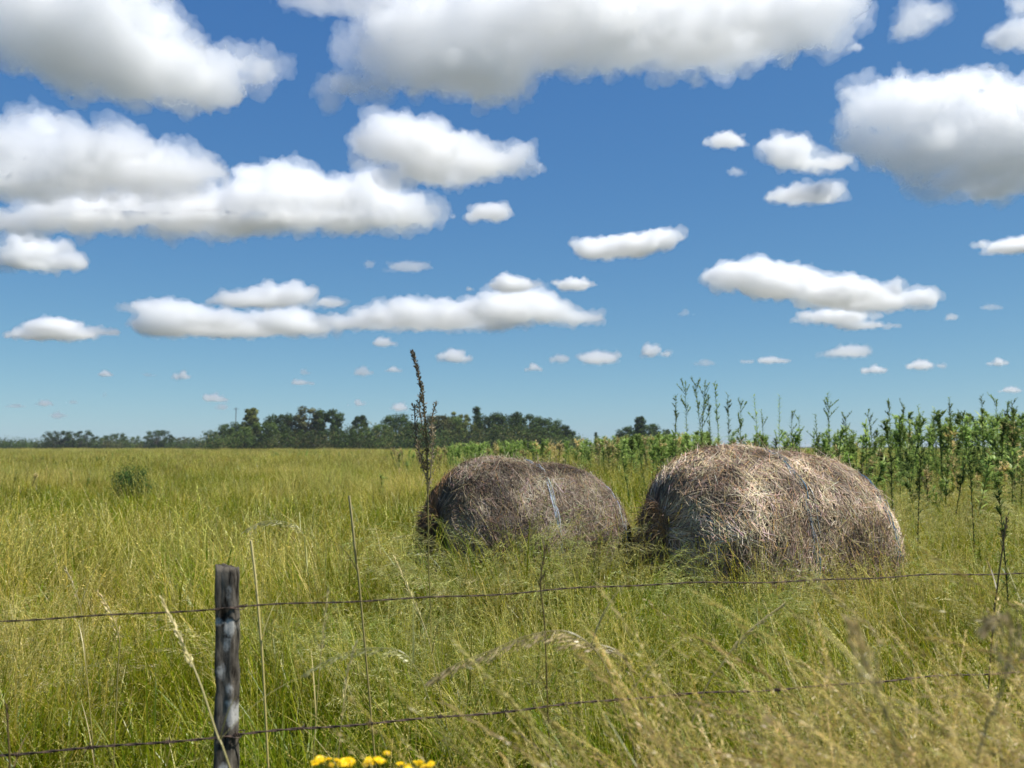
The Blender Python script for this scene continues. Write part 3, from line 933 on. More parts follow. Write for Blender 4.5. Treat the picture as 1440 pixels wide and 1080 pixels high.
DG, MG, YG, OG = (.05, .078, .024), (.078, .115, .03), (.15, .17, .05), (.115, .115, .045)
def tree_at(px, top, wpx, Y, style, c, label, cat='tree', name=None, base_row=None):
    global TREE_N
    T = at(px, top, Y); h = T.z
    w = wpx / F * Y * (1.0 if style == 'column' else 1.3 if style in ('gappy', 'vase') else 1.6)
    tm, cm = make_tree(TREE_N * 7 + 3, h, w, style, c, name)
    root = tag(empty(name or {'bush': 'bush'}.get(style, 'tree'), (T.x, Y, 0), 0), label, cat, 'trees along the far edge of the field')
    tm.build('trunk', BARK, root); cm.build('crown', LEAF, root)
    TREE_N += 1
TREE_N = 0
FAR_TREES = [
 # column, top row, width, distance, style, colour, label
 (8, 620, 26, 430, 'bush', DG, 'low dark tree at the left end of the far tree line'),
 (30, 619, 28, 430, 'bush', DG, 'low hedge tree, second from the left end of the tree line'),
 (55, 621, 26, 430, 'bush', DG, 'low hedge tree just left of the broad dark rounded tree'),
 (84, 604, 36, 400, 'round', DG, 'broad dark rounded tree, left half of the isolated pair'),
 (114, 604, 38, 400, 'round', DG, 'broad dark rounded tree, right half of the isolated pair'),
 (142, 613, 18, 420, 'bush', MG, 'small tree between the dark pair and the grey green clump'),
 (162, 608, 28, 420, 'round', DG, 'grey green tree at the left of the middle clump'),
 (183, 612, 30, 420, 'bush', MG, 'low sloping tree at the right of the middle clump'),
 (222, 603, 30, 400, 'round', DG, 'compact upright dark tree alone between two low clumps'),
 (250, 613, 20, 420, 'bush', OG, 'small olive tree right of the compact upright tree'),
 (266, 614, 22, 420, 'bush', OG, 'low brownish tree left of the gap before the grove'),
 (290, 619, 12, 400, 'bush', DG, 'tiny dark bush at the left foot of the grove'),
 (308, 603, 34, 280, 'round', DG, 'dark sloping tree at the left end of the grove'),
 (326, 592, 28, 280, 'round', DG, 'dark tree beneath the thin mast'),
 (353, 571, 26, 270, 'tall', YG, 'tall pale yellow green tree rising at the left of the grove'),
 (338, 598, 28, 265, 'bush', MG, 'mid green tree left of the pale yellow green tree'),
 (372, 590, 30, 270, 'round', MG, 'bushy tree right of the pale yellow green tree'),
 (396, 579, 32, 280, 'round', DG, 'dark round headed tree left of the open branched trees'),
 (418, 583, 22, 280, 'gappy', OG, 'brownish thin crowned tree beside the dark round headed one'),
 (432, 569, 26, 280, 'gappy', OG, 'tall thin crowned tree, highest of the open branched trees'),
 (452, 573, 24, 280, 'vase', MG, 'vase shaped open tree with sky between its limbs'),
 (471, 573, 24, 280, 'vase', DG, 'forked tree with two dark heads right of the vase shaped one'),
 (412, 603, 44, 260, 'bush', MG, 'low bushy tree below the brownish thin crown'),
 (450, 603, 44, 260, 'bush', DG, 'low bushy tree below the vase shaped tree'),
 (485, 601, 24, 265, 'bush', MG, 'low tree in the dip right of the forked tree'),
 (507, 582, 34, 280, 'tall', DG, 'pointed dark green tree in the middle of the grove'),
 (534, 594, 30, 270, 'round', MG, 'rounded tree between the pointed tree and the dead stalk'),
 (558, 580, 36, 280, 'round', DG, 'broad dark tree immediately left of the dead stalk'),
 (584, 592, 26, 270, 'bush', MG, 'tree seen behind the dead stalk'),
 (616, 580, 32, 280, 'round', OG, 'brownish green tree immediately right of the dead stalk'),
 (636, 583, 26, 285, 'round', MG, 'green tree left of the pale topped one'),
 (648, 577, 18, 290, 'gappy', YG, 'pale topped tree left of the dark column tree'),
 (655, 592, 34, 265, 'bush', YG, 'yellow green bushy tree below the dark column tree'),
 (671, 571, 9, 290, 'column', DG, 'narrow dark column tree standing above the grove'),
 (690, 579, 34, 280, 'round', DG, 'dark tree right of the narrow column tree'),
 (716, 577, 42, 280, 'round', DG, 'large dark tree at the crest of the right half of the grove'),
 (745, 580, 44, 280, 'round', DG, 'large dark tree on the right shoulder of the grove'),
 (770, 586, 34, 280, 'round', DG, 'dark tree where the grove slopes down to the right'),
 (708, 597, 40, 260, 'bush', MG, 'lighter bushy tree in front of the large dark trees'),
 (752, 600, 40, 260, 'bush', MG, 'lighter low tree in front of the right shoulder of the grove'),
 (792, 596, 20, 285, 'round', DG, 'small dark tree at the right end of the grove'),
 (802, 604, 16, 285, 'bush', DG, 'last low bush at the right end of the grove'),
 (838, 606, 7, 300, 'column', DG, 'tiny lone sapling in the gap right of the grove'),
 (872, 607, 22, 300, 'bush', DG, 'low tree at the left of the small clump before the weeds'),
 (882, 598, 22, 300, 'round', DG, 'mid height tree in the small clump before the weeds'),
 (900, 584, 22, 300, 'tall', DG, 'tallest dark tree of the small clump, leaning right'),
 (912, 594, 24, 300, 'round', DG, 'rounded tree at the right of the small clump'),
 (934, 602, 22, 300, 'bush', MG, 'low tree half hidden by the left end of the tall weeds'),
]
for t in FAR_TREES:
    px, top, w, Y, st, c, lab = t
    tree_at(px, top, w, Y, st, c, lab)

def undergrowth():
    rng = random.Random(61); cm = MB()
    for (x0, x1, Y0, Y1, n, hl, hh) in ((296, 480, 255, 288, 120, 2.5, 7.6), (480, 775, 255, 290, 230, 3.0, 9.6), (775, 815, 262, 288, 26, 2.5, 6.0), (-10, 292, 398, 428, 230, 2.4, 6.8), (862, 945, 295, 305, 34, 2.5, 6.0)):
        for _ in range(n):
            px, Y = rng.uniform(x0, x1), rng.uniform(Y0, Y1)
            H = rng.uniform(hl, hh); c = at(px, 628, Y); tone = rng.uniform(.7, 1.3); col_ = rng.choice((DG, DG, MG, OG))
            for k in range(150):
                d = Vector((rng.gauss(0, 1), rng.gauss(0, 1), rng.gauss(0, 1))).normalized()
                r = rng.random() ** .4
                q = Vector((c.x + d.x * r * H * .8, Y + d.y * r * H * .8, max(.1, H * .45 + d.z * r * H * .55)))
                nn = (d + Vector((rng.uniform(-.8, .8), rng.uniform(-.8, .8), rng.uniform(-.3, .9)))).normalized()
                u = nn.orthogonal().normalized(); v = nn.cross(u); z = rng.uniform(.18, .36)
                cm.quad(q - u*z, q - v*z*.6, q + u*z, q + v*z*.6, jit(tuple(t * tone for t in col_), rng, .2) + (1.0,))
    tag(cm.build('undergrowth', LEAF), kind='stuff')
undergrowth()

# thin mast beyond the grove
def build_mast():
    Y = 300.0; T = at(332, 573, Y)
    root = tag(empty('utility_pole', (T.x, Y, 0)), 'thin grey pole with a crossarm standing behind the left of the grove', 'pole')
    m = MB(); m.tube([Vector((0, 0, -.3)), Vector((0, 0, T.z))], [.16, .11], (.09, .085, .08), sides=8); m.build('pole', BARK, root)
    a = MB(); a.tube([Vector((-.8, -.14, T.z - .5)), Vector((.8, -.14, T.z - .5))], [.07, .07], (.09, .085, .08), sides=6); a.build('crossarm', BARK, root)
build_mast()

# round green shrub in the field, left
def build_shrub():
    Y = 22.0; T = at(185, 647, Y)
    rng = random.Random(77)
    root = tag(empty('shrub', (T.x, Y, 0)), 'lone dark green rounded shrub standing in the pale grass on the left', 'shrub')
    tm, cm = MB(), MB()
    G = (.095, .165, .045)
    for k in range(26):
        a = rng.uniform(0, 6.28); q = .42 * math.sqrt(rng.random()); z = T.z * rng.uniform(.45, .9) * (1 - .25 * q)
        c = Vector((q * math.cos(a), q * math.sin(a) * .9, z))
        tm.tube([Vector((q*.2*math.cos(a), q*.2*math.sin(a), -.05)), c * .6, c], [.014, .009, .003], (.09, .075, .05), sides=5)
        for i in range(230):
            d = Vector((rng.gauss(0, 1), rng.gauss(0, 1), rng.gauss(0, 1))).normalized() * .23 * rng.random() ** .5
            p = c + d; n = (d.normalized() + Vector((rng.uniform(-1, 1), rng.uniform(-1, 1), rng.uniform(-.2, 1)))).normalized()
            u = n.orthogonal().normalized(); v = n.cross(u); s = rng.uniform(.014, .028)
            cm.quad(p - u*s, p - v*s*.45, p + u*s, p + v*s*.45, jit(G, rng, .25) + (1.0,))
    tm.build('stem', BARK, root); cm.build('foliage', LEAF, root)
build_shrub()

# ------------------------------------------------------------------ weeds
WEED = leaf_mat('weed_tissue', transl=.4, gloss=.012, patch=False)
WG = [(.135, .20, .05), (.175, .245, .06), (.225, .285, .078)]
def weed(seed, h, style, tone=1.0, dark=False, straw=False):
    """Upright weed: stem set with narrow leaves all the way up, budding head. Returns (stem, leaves, head)."""
    rng = random.Random(seed); st, lf, hd = MB(), MB(), MB()
    pal = [(.42, .34, .16), (.34, .27, .12), (.28, .25, .10)] if straw else WG
    cs = (.05, .055, .03) if dark else (.11, .16, .05)
    lean = Vector((rng.uniform(-.05, .05), rng.uniform(-.05, .05), 0))
    def axis(t): return Vector((lean.x * h * t * t, lean.y * h * t * t, -.05 + (h + .05) * t))
    st.tube([axis(i / 8) for i in range(9)], [.009 * (1 - .75 * i / 8) for i in range(9)], cs, cs, sides=5)
    def leaf(mb, p, az, el, L, w, c):
        d = Vector((math.cos(az) * math.cos(el), math.sin(az) * math.cos(el), math.sin(el)))
        s = Vector((-math.sin(az), math.cos(az), 0))
        pts = [p, p + d * L * .5, p + d * L + Vector((0, 0, -.18 * L))]
        cc = jit(c, rng, .2)
        mb.ribbon(pts, s, [w * .5, w, w * .1], cc, tuple(v * 1.15 for v in cc))
    n = int(h * 75)
    for i in range(n):
        t = .12 + .88 * (i + rng.random()) / n
        k = (1 - .25 * t) * (1.0 if t < .7 else 1.15)
        c = tuple(v * tone for v in rng.choice(pal))
        leaf(lf, axis(t), i * 2.4 + rng.uniform(-.5, .5), rng.uniform(.15, .95), rng.uniform(.07, .13) * k, rng.uniform(.004, .0085), c)
    nb = {'spike': 10, 'branched': 9, 'open': 7, 'low': 4}[style]
    for i in range(nb):
        t = rng.uniform(.74, .99) if style != 'open' else rng.uniform(.55, .98)
        L = h * (rng.uniform(.03, .07) if style == 'spike' else rng.uniform(.06, .15)) * (1.25 - t * .7)
        az = rng.uniform(0, 6.28); el = rng.uniform(.7, 1.25)
        d = Vector((math.cos(az) * math.cos(el), math.sin(az) * math.cos(el), math.sin(el)))
        p = axis(t); q = p + d * L
        hd.tube([p, p.lerp(q, .6), q], [.004, .003, .0015], cs, cs, sides=4)
        for k in range(int(10 + L * 110)):
            u = rng.uniform(.25, 1.05)
            c = tuple(v * tone for v in rng.choice(pal))
            leaf(hd, p.lerp(q, u), rng.uniform(0, 6.28), rng.uniform(.2, 1.2), rng.uniform(.025, .06), rng.uniform(.004, .009), c)
    return st, lf, hd

def weed_at(px, top, Y, style, label, seed, tone=1.0, dark=False, name='tall_weed', group='tall weeds rising behind the bales'):
    Y = Y * (1.22 if Y > 11 else 1)
    T = at(px, top, Y); gz = ground_z(T.x, Y)
    root = tag(empty(name, (T.x, Y, gz), 0), label, 'weed', group)
    st, lf, hd = weed(seed, T.z - gz, style, tone, dark)
    n = len(lf.v); lf.v += hd.v; lf.c += hd.c; lf.f += [tuple(q + n for q in f) for f in hd.f]
    st.build('stem', WEED, root); lf.build('leaves', WEED, root)

TALL = [
 (948, 556, 12.5, 'spike', 'slender weed at the left edge of the tallest cluster behind the right bale'),
 (967, 547, 12.0, 'branched', 'bushy topped weed, second from the left in the tallest cluster'),
 (981, 545, 12.3, 'branched', 'weed with a wide head in the middle of the tallest cluster'),
 (991, 540, 11.8, 'branched', 'thick weed just left of the highest weed of the cluster'),
 (1013, 539, 12.0, 'spike', 'highest weed of all, a straight spike in the tallest cluster'),
 (1002, 558, 12.8, 'spike', 'thinner weed between the two highest spikes of the cluster'),
 (1025, 555, 12.4, 'spike', 'narrow weed just right of the highest spike'),
 (1038, 568, 11.6, 'branched', 'shorter bushy weed closing the tallest cluster on its right'),
 (1069, 556, 13.0, 'open', 'pale thin weed with a forked head, alone right of the tallest cluster'),
 (1076, 578, 13.4, 'open', 'faint short weed beside the pale forked one'),
 (1093, 556, 13.0, 'open', 'thin bent weed with a small head between two gaps of sky'),
 (1107, 580, 13.5, 'low', 'low weed in the sky gap left of the twisted lone weed'),
 (1122, 584, 13.2, 'low', 'wispy low weed in the sky gap nearest the twisted lone weed'),
 (1166, 552, 12.2, 'branched', 'lone twisted weed with side branches above the middle of the right bale'),
 (1150, 582, 13.0, 'low', 'low weed at the left foot of the twisted lone weed'),
 (1190, 586, 13.0, 'branched', 'short stout weed right of the twisted lone weed'),
 (1232, 580, 13.5, 'branched', 'weed at the left shoulder of the dense right hand thicket'),
 (1252, 563, 13.0, 'spike', 'spiky weed that first breaks the skyline of the right hand thicket'),
 (1264, 573, 13.8, 'branched', 'bushy weed just right of the first skyline spike'),
 (1300, 570, 14.0, 'open', 'greyish thin weed on the skyline of the thicket'),
 (1315, 574, 14.0, 'open', 'greyish weed between the thin skyline weed and the tall thicket spike'),
 (1336, 559, 13.2, 'spike', 'tall spike on the skyline in the middle of the thicket'),
 (1350, 580, 13.6, 'branched', 'rounded weed right of the middle thicket spike'),
 (1378, 556, 12.8, 'spike', 'tallest spike of the right hand thicket'),
 (1401, 562, 13.2, 'branched', 'broad headed weed right of the tallest thicket spike'),
 (1412, 566, 13.6, 'spike', 'spike standing between two broad heads near the right edge'),
 (1428, 563, 13.0, 'branched', 'broad headed weed nearest the right edge of the photo'),
]
for i, (px, top, Y, st, lab) in enumerate(TALL):
    weed_at(px, top, Y, st, lab, 300 + i, tone=1.5 if st == 'open' else 1.0)
DARK = [(1213, 640, 9.5, 'dark leafy stem beside the far end of the right bale, leftmost of its row'),
        (1252, 628, 9.6, 'dark leafy stem second from the right bale'),
        (1285, 634, 9.8, 'dark leafy stem third from the right bale'),
        (1366, 628, 9.0, 'dark straight stem standing clear in the pale grass at the right'),
        (1414, 690, 6.4, 'short dark stem above the wire near the right edge')]
for i, (px, top, Y, lab) in enumerate(DARK):
    weed_at(px, top, Y, 'spike', lab, 400 + i, tone=.62, dark=True, name='dark_weed', group='dark leafy stems in the grass on the right')

WEEDS = bpy.data.collections.new('weed_forms')
for i in range(16):
    st, lf, hd = weed(500 + i, 1.0, ('branched', 'spike', 'low', 'open')[i % 4], (.9, 1.05, 1.2, 1.3)[i % 4] if i < 8 else 1.55, straw=i == 11)
    n = len(st.v)
    for b in (lf, hd):
        n = len(st.v); st.v += b.v; st.c += b.c; st.f += [tuple(k + n for k in f) for f in b.f]
    for k, v in enumerate(st.v): st.v[k] = Vector((v.x * 1.25, v.y * 1.25, v.z))
    me = st.mesh('weed_form_%02d' % i); me.materials.append(WEED)
    o = bpy.data.objects.new('weeds_form_%02d' % i, me); WEEDS.objects.link(o); tag(o, kind='stuff')

def build_weeds():
    rng = random.Random(21); P = []
    def put(x, y, h, f0=0, f1=16): P.append((x, y, ground_z(x, y) if y < 60 else 0, rng.gauss(0, .14), rng.gauss(0, .14), rng.uniform(0, 6.28), h, rng.randrange(f0, f1)))
    def top_row(px):          # skyline of the weed mass in the photograph
        for (a, ya), (b, yb) in zip(SKY, SKY[1:]):
            if a <= px <= b: return ya + (yb - ya) * (px - a) / (b - a)
        return 640
    SKY = [(-200, 642), (300, 640), (450, 630), (560, 622), (700, 617), (850, 611), (940, 606), (1050, 603), (1150, 604), (1215, 596), (1250, 583), (1330, 582), (1440, 578), (1650, 572)]
    # thicket, right: ragged, thinning out to the front
    for _ in range(300):
        px = 880 + 640 * rng.random() ** .7; Y = rng.uniform(16.5, 32)
        T = at(px, top_row(px) + 1 + abs(rng.gauss(0, 16)), Y)
        if T.z > .5 and nz(T.x, Y, .5, 2) > -.3: put(T.x, Y, min(T.z, 3.0))
    for _ in range(420):      # low ones that feather the front of the thicket
        px = rng.uniform(1000, 1480); Y = rng.uniform(13, 27)
        x = (px - 720) / F * Y
        if nz(x, Y, .4, 4) > -.1: put(x, Y, rng.uniform(.9, 1.65), 4)
    # looser weeds across the middle
    for _ in range(560):
        px = 560 + 440 * rng.random() ** .8; Y = rng.uniform(30, 60)
        T = at(px, top_row(px) + 2 + abs(rng.gauss(0, 9)), Y)
        if T.z > .5 and nz(T.x, Y, .25, 5) > -.2: put(T.x, Y, min(T.z, 2.4), 8)
    for _ in range(1500):
        px = rng.uniform(-60, 1000); Y = rng.uniform(55, 140)
        T = at(px, max(top_row(px), 634) + rng.gauss(4, 3), Y)
        if T.z > .3 and nz(T.x, Y, .06, 3) > .0: put(T.x, Y, min(T.z, 1.6), rng.choice((0, 8)))
    for _ in range(90):      # scattered plants nearer in the pale grass
        px = rng.uniform(-30, 1440); Y = rng.uniform(16, 30)
        x = (px - 720) / F * Y
        if nz(x, Y, .25, 6) > .12: put(x, Y, rng.uniform(.75, 1.1))
    scatter_object('weeds', WEEDS, P)
build_weeds()
# ------------------------------------------------------------------ single plants one can point to
DRY = leaf_mat('dry_stalk', transl=.15, gloss=.04, patch=False)
def px_path(pts, Y0, Y1=None):
    Y1 = Y1 or Y0
    n = len(pts) - 1
    return [at(x, y, Y0 + (Y1 - Y0) * i / n) for i, (x, y) in enumerate(pts)]
def smooth(pts, k=6):
    out = []
    n = len(pts)
    for i in range(n - 1):
        p0, p1, p2, p3 = pts[max(i-1, 0)], pts[i], pts[i+1], pts[min(i+2, n-1)]
        for j in range(k):
            t = j / k
            out.append(.5 * ((2*p1) + (p2 - p0)*t + (2*p0 - 5*p1 + 4*p2 - p3)*t*t + (3*p1 - p0 - 3*p2 + p3)*t**3))
    out.append(pts[-1]); return out

def stalk(name, label, path, r0, r1, c0, c1, head_from, head, seed, group=None, cat='grass stalk'):
    """A culm that grows from the ground along path; head = (count, size, spread, colour, droop)."""
    rng = random.Random(seed)
    base = path[0].copy(); g = ground_z(base.x, base.y)
    if base.z > g:
        k = (path[0].x - path[1].x) / max(.02, path[1].z - path[0].z) * (base.z - g)
        path = [Vector((base.x + max(-.3, min(.3, k * .8)), base.y, g - .03))] + path
    pts = smooth(path)
    o = Vector((pts[0].x, pts[0].y, g))
    root = tag(empty(name, o), label, cat, group)
    loc = [p - o for p in pts]
    m = len(loc) - 1
    r0, r1 = r0 * 1.35, r1 * 1.35
    st = MB(); st.tube(loc, [r0 + (r1 - r0) * i / m for i in range(m + 1)], c0, c1, sides=6)
    # stem leaves
    for i in range(3):
        k = rng.randint(2, max(3, m // 2)); az = rng.uniform(0, 6.28)
        blade(st, rng, rng.uniform(.15, .3), .002, rng.uniform(.3, .8), rng.uniform(.3, 1.2), az, loc[k], jit(c0, rng), jit(c1, rng))
    st.build('stem', DRY, root)
    n, size, spread, c, droop = head
    if n:
        hb = MB()
        spikelets(hb, rng, loc[int(m * head_from):], int(n * 1.3), size * 1.5, spread * 1.1, c, droop)
        hb.build('seed_head', DRY, root)
    return root

SC0, SC1 = (.42, .35, .12), (.58, .49, .22)
PALEH, TANH, GREYH = (.64, .54, .26), (.52, .41, .19), (.52, .41, .20)
G1 = 'pale dry grass stalks standing out above the sward'
stalk('grass_stalk', 'straight pale straw stalk left of the left bale, cut off bluntly at the top', px_path([(508, 850), (501, 790), (496, 740), (491, 697)], 3.6), .0030, .0042, SC0, SC1, .9, (0, 0, 0, SC1, 0), 1, G1)
stalk('grass_stalk', 'upright pale stalk just right of the fence post, higher than the post', px_path([(371, 960), (366, 890), (360, 820), (353, 760)], 3.1), .0032, .0034, SC0, SC1, .7, (14, .009, .004, PALEH, .1), 2, G1)
stalk('grass_stalk', 'slanting straw stalk crossing the foot of the fence post with a narrow seed head', px_path([(330, 1100), (306, 1035), (283, 965), (262, 915), (228, 842)], 2.35, 2.5), .0024, .0012, (.30, .27, .10), SC1, .72, (60, .011, .007, PALEH, .15), 3, G1)
stalk('grass_stalk', 'short pale seed spike standing under the upper wire left of centre', px_path([(448, 960), (453, 905), (461, 826)], 3.2), .0013, .001, SC0, SC1, .5, (46, .011, .008, PALEH, .15), 4, G1)
stalk('grass_stalk', 'tall thin seed spike below the upper wire, right of the barb by the post', px_path([(475, 1075), (482, 1000), (490, 940), (500, 905)], 2.9), .0014, .001, SC0, SC1, .45, (40, .011, .007, PALEH, .3), 5, G1)
stalk('grass_stalk', 'pale seed spike leaning left in front of the left bale', px_path([(612, 940), (596, 880), (575, 830), (555, 785)], 4.0), .0016, .001, SC0, SC1, .55, (50, .012, .010, PALEH, .1), 6, G1)
stalk('grass_stalk', 'long oblique straw with a bright tip in front of the right bale', px_path([(975, 1010), (1015, 935), (1050, 890), (1100, 851)], 3.0), .0022, .0012, SC0, SC1, .6, (44, .012, .008, PALEH, .4), 7, G1)
stalk('grass_stalk', 'pale seed spike hanging beside the upper wire at the left edge', px_path([(118, 900), (112, 850), (100, 815), (92, 800)], 3.5), .0013, .001, SC0, SC1, .5, (34, .010, .008, PALEH, .5), 8, G1)
stalk('grass_stalk', 'twisted dry spike leaning over the wire left of the post', px_path([(165, 960), (168, 900), (155, 860), (138, 832)], 3.3), .0015, .001, SC0, SC1, .5, (44, .011, .010, TANH, .5), 9, G1)
stalk('nodding_grass', 'large drooping grey brown grass plume arching over the lower wire at the centre', px_path([(905, 1130), (880, 1010), (845, 925), (800, 889), (745, 893), (690, 915), (640, 935), (606, 955)], 2.3), .0016, .0007, (.20, .18, .07), TANH, .42, (190, .012, .022, GREYH, 1.1), 10, 'drooping grass plumes in front of the lower wire', 'grass plume')
stalk('nodding_grass', 'smaller drooping plume just right of the large arching one', px_path([(920, 1120), (905, 1010), (880, 930), (845, 907), (790, 908)], 2.35), .0014, .0007, (.20, .18, .07), TANH, .55, (80, .011, .016, GREYH, .9), 11, 'drooping grass plumes in front of the lower wire', 'grass plume')
stalk('nodding_grass', 'light greenish plume bowing left, below the wire between post and dead stalk', px_path([(640, 1090), (610, 1000), (575, 925), (530, 911), (480, 920), (430, 945)], 2.6), .0014, .0007, (.17, .18, .05), (.34, .32, .13), .45, (130, .010, .018, (.36, .34, .15), 1.0), 12, 'drooping grass plumes in front of the lower wire', 'grass plume')
stalk('nodding_grass', 'feathery pale arching plume left of the left bale', px_path([(432, 800), (425, 750), (405, 735), (372, 733), (345, 745)], 5.2), .0014, .0008, (.17, .18, .05), (.40, .37, .18), .4, (110, .014, .03, (.44, .40, .2), 1.0), 13, 'drooping grass plumes in front of the lower wire', 'grass plume')
stalk('nodding_grass', 'blurred grey plume nearest the viewer at the right edge', px_path([(1360, 1120), (1400, 1000), (1420, 920), (1412, 870), (1385, 880)], 1.2), .0012, .0008, (.34, .30, .10), TANH, .5, (110, .010, .018, GREYH, .8), 14, 'drooping grass plumes in front of the lower wire', 'grass plume')
stalk('nodding_grass', 'blurred straw plume slanting up to the left in the near grass on the right', px_path([(1270, 1100), (1245, 1010), (1225, 950), (1208, 905), (1200, 880)], 1.25), .0012, .0008, (.34, .30, .10), TANH, .5, (100, .010, .014, TANH, .3), 15, 'drooping grass plumes in front of the lower wire', 'grass plume')
DB0, DB1 = (.13, .10, .03), (.12, .085, .04)
stalk('dry_stem', 'thin dark dry stem crossing both wires right of the dead stalk', px_path([(775, 1100), (770, 990), (766, 880), (760, 820), (767, 770)], 2.9), .0020, .0014, DB0, DB1, .75, (24, .014, .012, DB1, .2), 16, 'thin dark dry stems', 'dry stem')
stalk('dry_stem', 'thin dark dry stem at the right, its head crossing the right end of the wire', px_path([(1395, 900), (1402, 830), (1410, 770), (1416, 728)], 3.2), .0024, .0016, DB0, DB1, .7, (26, .012, .012, DB1, .2), 17, 'thin dark dry stems', 'dry stem')
stalk('dry_stem', 'short dark dry stem at the left edge by the barbed wire', px_path([(14, 1100), (12, 1040), (9, 990)], 2.7), .0024, .0018, DB0, DB1, .8, (10, .010, .006, DB1, .2), 18, 'thin dark dry stems', 'dry stem')

def dead_stalk():
    """The tall dead seed stalk that rises above the horizon."""
    rng = random.Random(8)
    Y = 5.0; S = Y / 2.6 * .74
    P = px_path([(606, 880), (603, 800), (602, 720), (601, 660), (599, 610), (595, 560), (588, 525), (579, 494)], Y)
    g = ground_z(P[0].x, Y)
    P = [Vector((P[0].x, Y, g - .05))] + P
    pts = smooth(P); o = Vector((P[0].x, Y, g)); loc = [p - o for p in pts]; m = len(loc) - 1
    root = tag(empty('dead_stalk', o), 'tall dead brown seed stalk rising above the horizon in front of the left bale', 'dead plant')
    st = MB()
    def rad(i):
        z = pts[i].z
        return S * (.0028 if z < 1.4 else .0042 - .0026 * min(1, (z - 1.4) / .8))
    st.tube(loc, [rad(i) for i in range(m + 1)], (.22, .20, .05), (.12, .09, .055), sides=7, rough=.12, rng=rng)
    st.build('stem', DRY, root)
    # crowded husks on the stem: thick below the horizon, a thin spike on top
    hb = MB(); C = [(.19, .15, .09), (.25, .20, .125), (.14, .11, .07), (.33, .26, .16)]
    def husk(p, d, L, w, c):
        s = d.cross(Vector((rng.uniform(-1, 1), rng.uniform(-1, 1), rng.uniform(-1, 1))))
        s = (s if s.length > .01 else d.orthogonal()).normalized() * w
        hb.quad(p, p + d * L * .45 + s, p + d * L, p + d * L * .45 - s, jit(c, rng, .2) + (1.0,))
    for i in range(m):
        z = pts[i].z
        row = 628 - (z - EYE) / Y * F
        dens, spread = (0, 0)
        if 494 <= row < 555: dens, spread = 24, .0045
        elif 555 <= row < 610: dens, spread = 18, .006
        elif 610 <= row < 690: dens, spread = 8, .006
        elif 690 <= row < 730: dens, spread = 6, .006
        for k in range(dens):
            p = loc[i].lerp(loc[i+1], rng.random())
            a = rng.uniform(0, 6.28)
            d = Vector((math.cos(a), math.sin(a), rng.uniform(.3, 2.2))).normalized()
            husk(p + Vector((math.cos(a), math.sin(a), 0)) * S * spread * rng.random(), d, S * rng.uniform(.007, .016), S * .0026, rng.choice(C))
    hb.build('seed_head', DRY, root)
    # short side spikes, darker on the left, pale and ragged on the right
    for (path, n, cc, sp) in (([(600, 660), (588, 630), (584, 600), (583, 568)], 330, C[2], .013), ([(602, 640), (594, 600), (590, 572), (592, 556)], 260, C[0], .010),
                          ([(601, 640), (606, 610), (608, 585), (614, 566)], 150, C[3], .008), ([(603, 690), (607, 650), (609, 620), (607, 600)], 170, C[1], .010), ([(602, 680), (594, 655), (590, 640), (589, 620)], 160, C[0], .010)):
        q = [p - o for p in smooth(px_path(path, Y, Y + rng.uniform(-.03, .03)))]
        sb = MB(); sb.tube(q, [.0022 * S] * len(q), cc, cc, sides=5)
        save = hb; hb = sb
        for k in range(n):
            t = rng.random() * (len(q) - 1); i = min(int(t), len(q) - 2)
            p = q[i].lerp(q[i+1], t - i); a = rng.uniform(0, 6.28)
            d = Vector((math.cos(a), math.sin(a), rng.uniform(.2, 2))).normalized()
            husk(p + Vector((math.cos(a), math.sin(a), 0)) * S * sp * rng.random(), d, S * rng.uniform(.006, .014), S * .0024, cc)
        hb = save
        sb.build('side_spike', DRY, root)
dead_stalk()

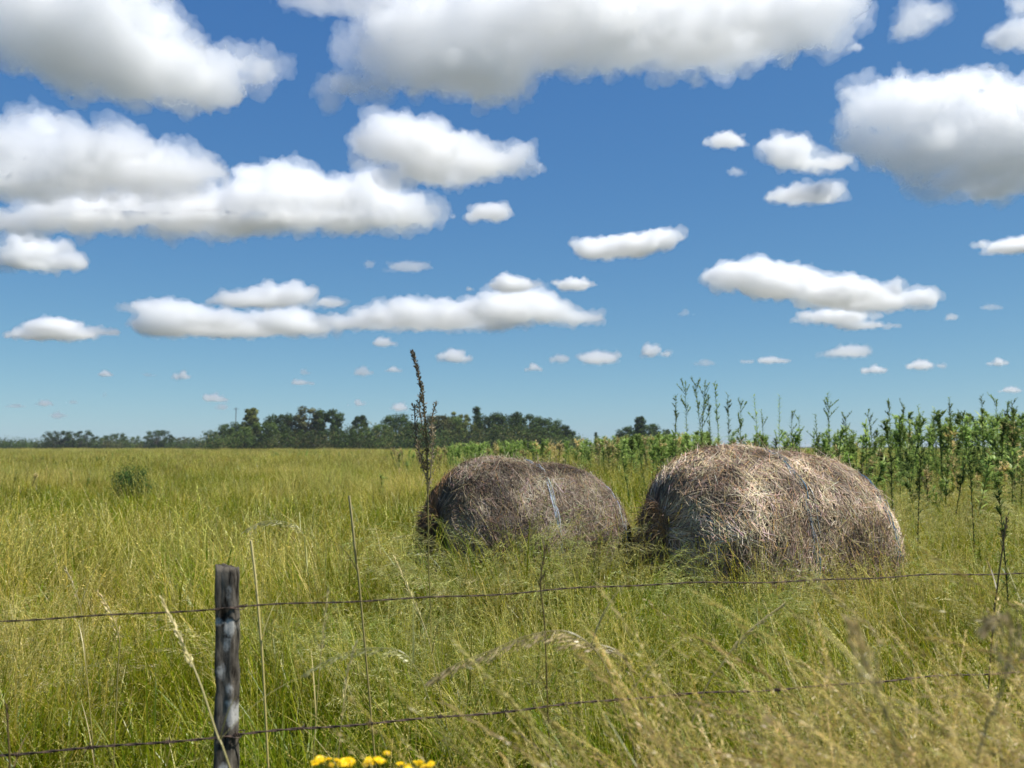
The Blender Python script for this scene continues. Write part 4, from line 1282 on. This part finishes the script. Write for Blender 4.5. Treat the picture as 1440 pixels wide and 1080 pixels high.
# ------------------------------------------------------------------ yellow flowers
PETAL = leaf_mat('yellow_petal', transl=.25, gloss=.02, patch=False)
def flower_plant(label, heads, Y, seed):
    rng = random.Random(seed)
    c0 = at(sum(h[0] for h in heads) / len(heads), 1080, Y); g = ground_z(c0.x, Y)
    o = Vector((c0.x, Y, g)); root = tag(empty('ragwort', o), label, 'wildflower', 'yellow wildflowers at the bottom edge')
    st = MB(); fork = Vector((0, 0, at(720, 1150, Y).z - g))
    st.tube([Vector((0, 0, -.03)), fork * .5 + Vector((.01, 0, 0)), fork], [.004, .0035, .003], (.09, .13, .03), sides=6)
    for i in range(16):
        t = rng.uniform(.2, 1); az = rng.uniform(0, 6.28)
        blade(st, rng, rng.uniform(.06, .13), .009, rng.uniform(.6, 1.1), .8, az, fork * t, (.06, .11, .02), (.08, .13, .03))
    fl = []
    for (px, py, r) in heads:
        p = at(px, py, Y + rng.uniform(-.05, .05)) - o
        st.tube([fork, fork.lerp(p, .6) + Vector((0, 0, -.01)), p], [.002, .0016, .0014], (.10, .14, .03), sides=5)
        fl.append((p, r))
    st.build('stem', WEED, root)
    for (p, r) in fl:
        fb = MB()
        up = Vector((rng.uniform(-.35, .35), rng.uniform(-.6, .1), 1)).normalized(); u = up.orthogonal().normalized(); v = up.cross(u)
        n = 13
        for k in range(n):
            a = 2 * math.pi * k / n + rng.uniform(-.1, .1)
            d = u * math.cos(a) + v * math.sin(a); s = up.cross(d) * r * .2
            tip = p + d * r + up * r * rng.uniform(-.15, .15); mid = p + d * r * .6 + up * r * .12
            c = jit((.80, .56, .01), rng, .1) + (1.0,)
            fb.quad(p + d * r * .2 - s*.5, mid - s, tip, mid + s, c); fb.quad(p + d * r * .2 + s*.5, mid + s, mid - s, p + d*r*.2 - s*.5, c)
        ring = [p + (u * math.cos(k * .524) + v * math.sin(k * .524)) * r * .38 + up * r * .10 for k in range(12)]
        q = p + up * r * .28
        for k in range(12): fb.quad(ring[k], ring[(k+1) % 12], q, q, (.72, .40, .008, 1))
        fb.build('flower', PETAL, root)
def bunch(x0, x1, y0, n, seed, r=.011):
    rg = random.Random(seed)
    return [(rg.uniform(x0, x1), y0 + abs(rg.gauss(0, 5)) + 10 * abs((i / n) - .5) ** 2, r * rg.uniform(.8, 1.15)) for i in range(n)]
flower_plant('yellow wildflower with the widest flower cluster, leftmost at the bottom edge', bunch(436, 494, 1067, 17, 1), 2.02, 31)
flower_plant('yellow wildflower with one flower raised above its cluster, between the other two', bunch(500, 540, 1067, 9, 2) + [(544, 1059, .010), (530, 1066, .010)], 2.05, 32)
flower_plant('small yellow wildflower cluster nearest the foot of the dead stalk', bunch(562, 606, 1071, 9, 3), 2.0, 33)
build_grass()
# ------------------------------------------------------------------ haze
def build_haze(density):
    bm = bmesh.new(); bmesh.ops.create_cube(bm, size=1.0)
    me = bpy.data.meshes.new('haze'); bm.to_mesh(me); bm.free()
    me.transform(Matrix.Diagonal((30000, 30000, 26, 1))); me.transform(Matrix.Translation((0, 0, 11.5)))
    m, nt, out = new_mat('haze_air')
    v = nt.nodes.new('ShaderNodeVolumePrincipled'); v.inputs['Color'].default_value = (.80, .90, 1.0, 1); v.inputs['Density'].default_value = density
    nt.links.new(v.outputs[0], out.inputs['Volume']); me.materials.append(m)
    tag(link(bpy.data.objects.new('haze', me)), kind='stuff')
build_haze(0.00013)
scene.cycles.use_denoising = True
scene.cycles.max_bounces = 28
scene.cycles.diffuse_bounces = 3
scene.cycles.glossy_bounces = 2
scene.cycles.transmission_bounces = 4
scene.cycles.volume_bounces = 24
scene.cycles.transparent_max_bounces = 24
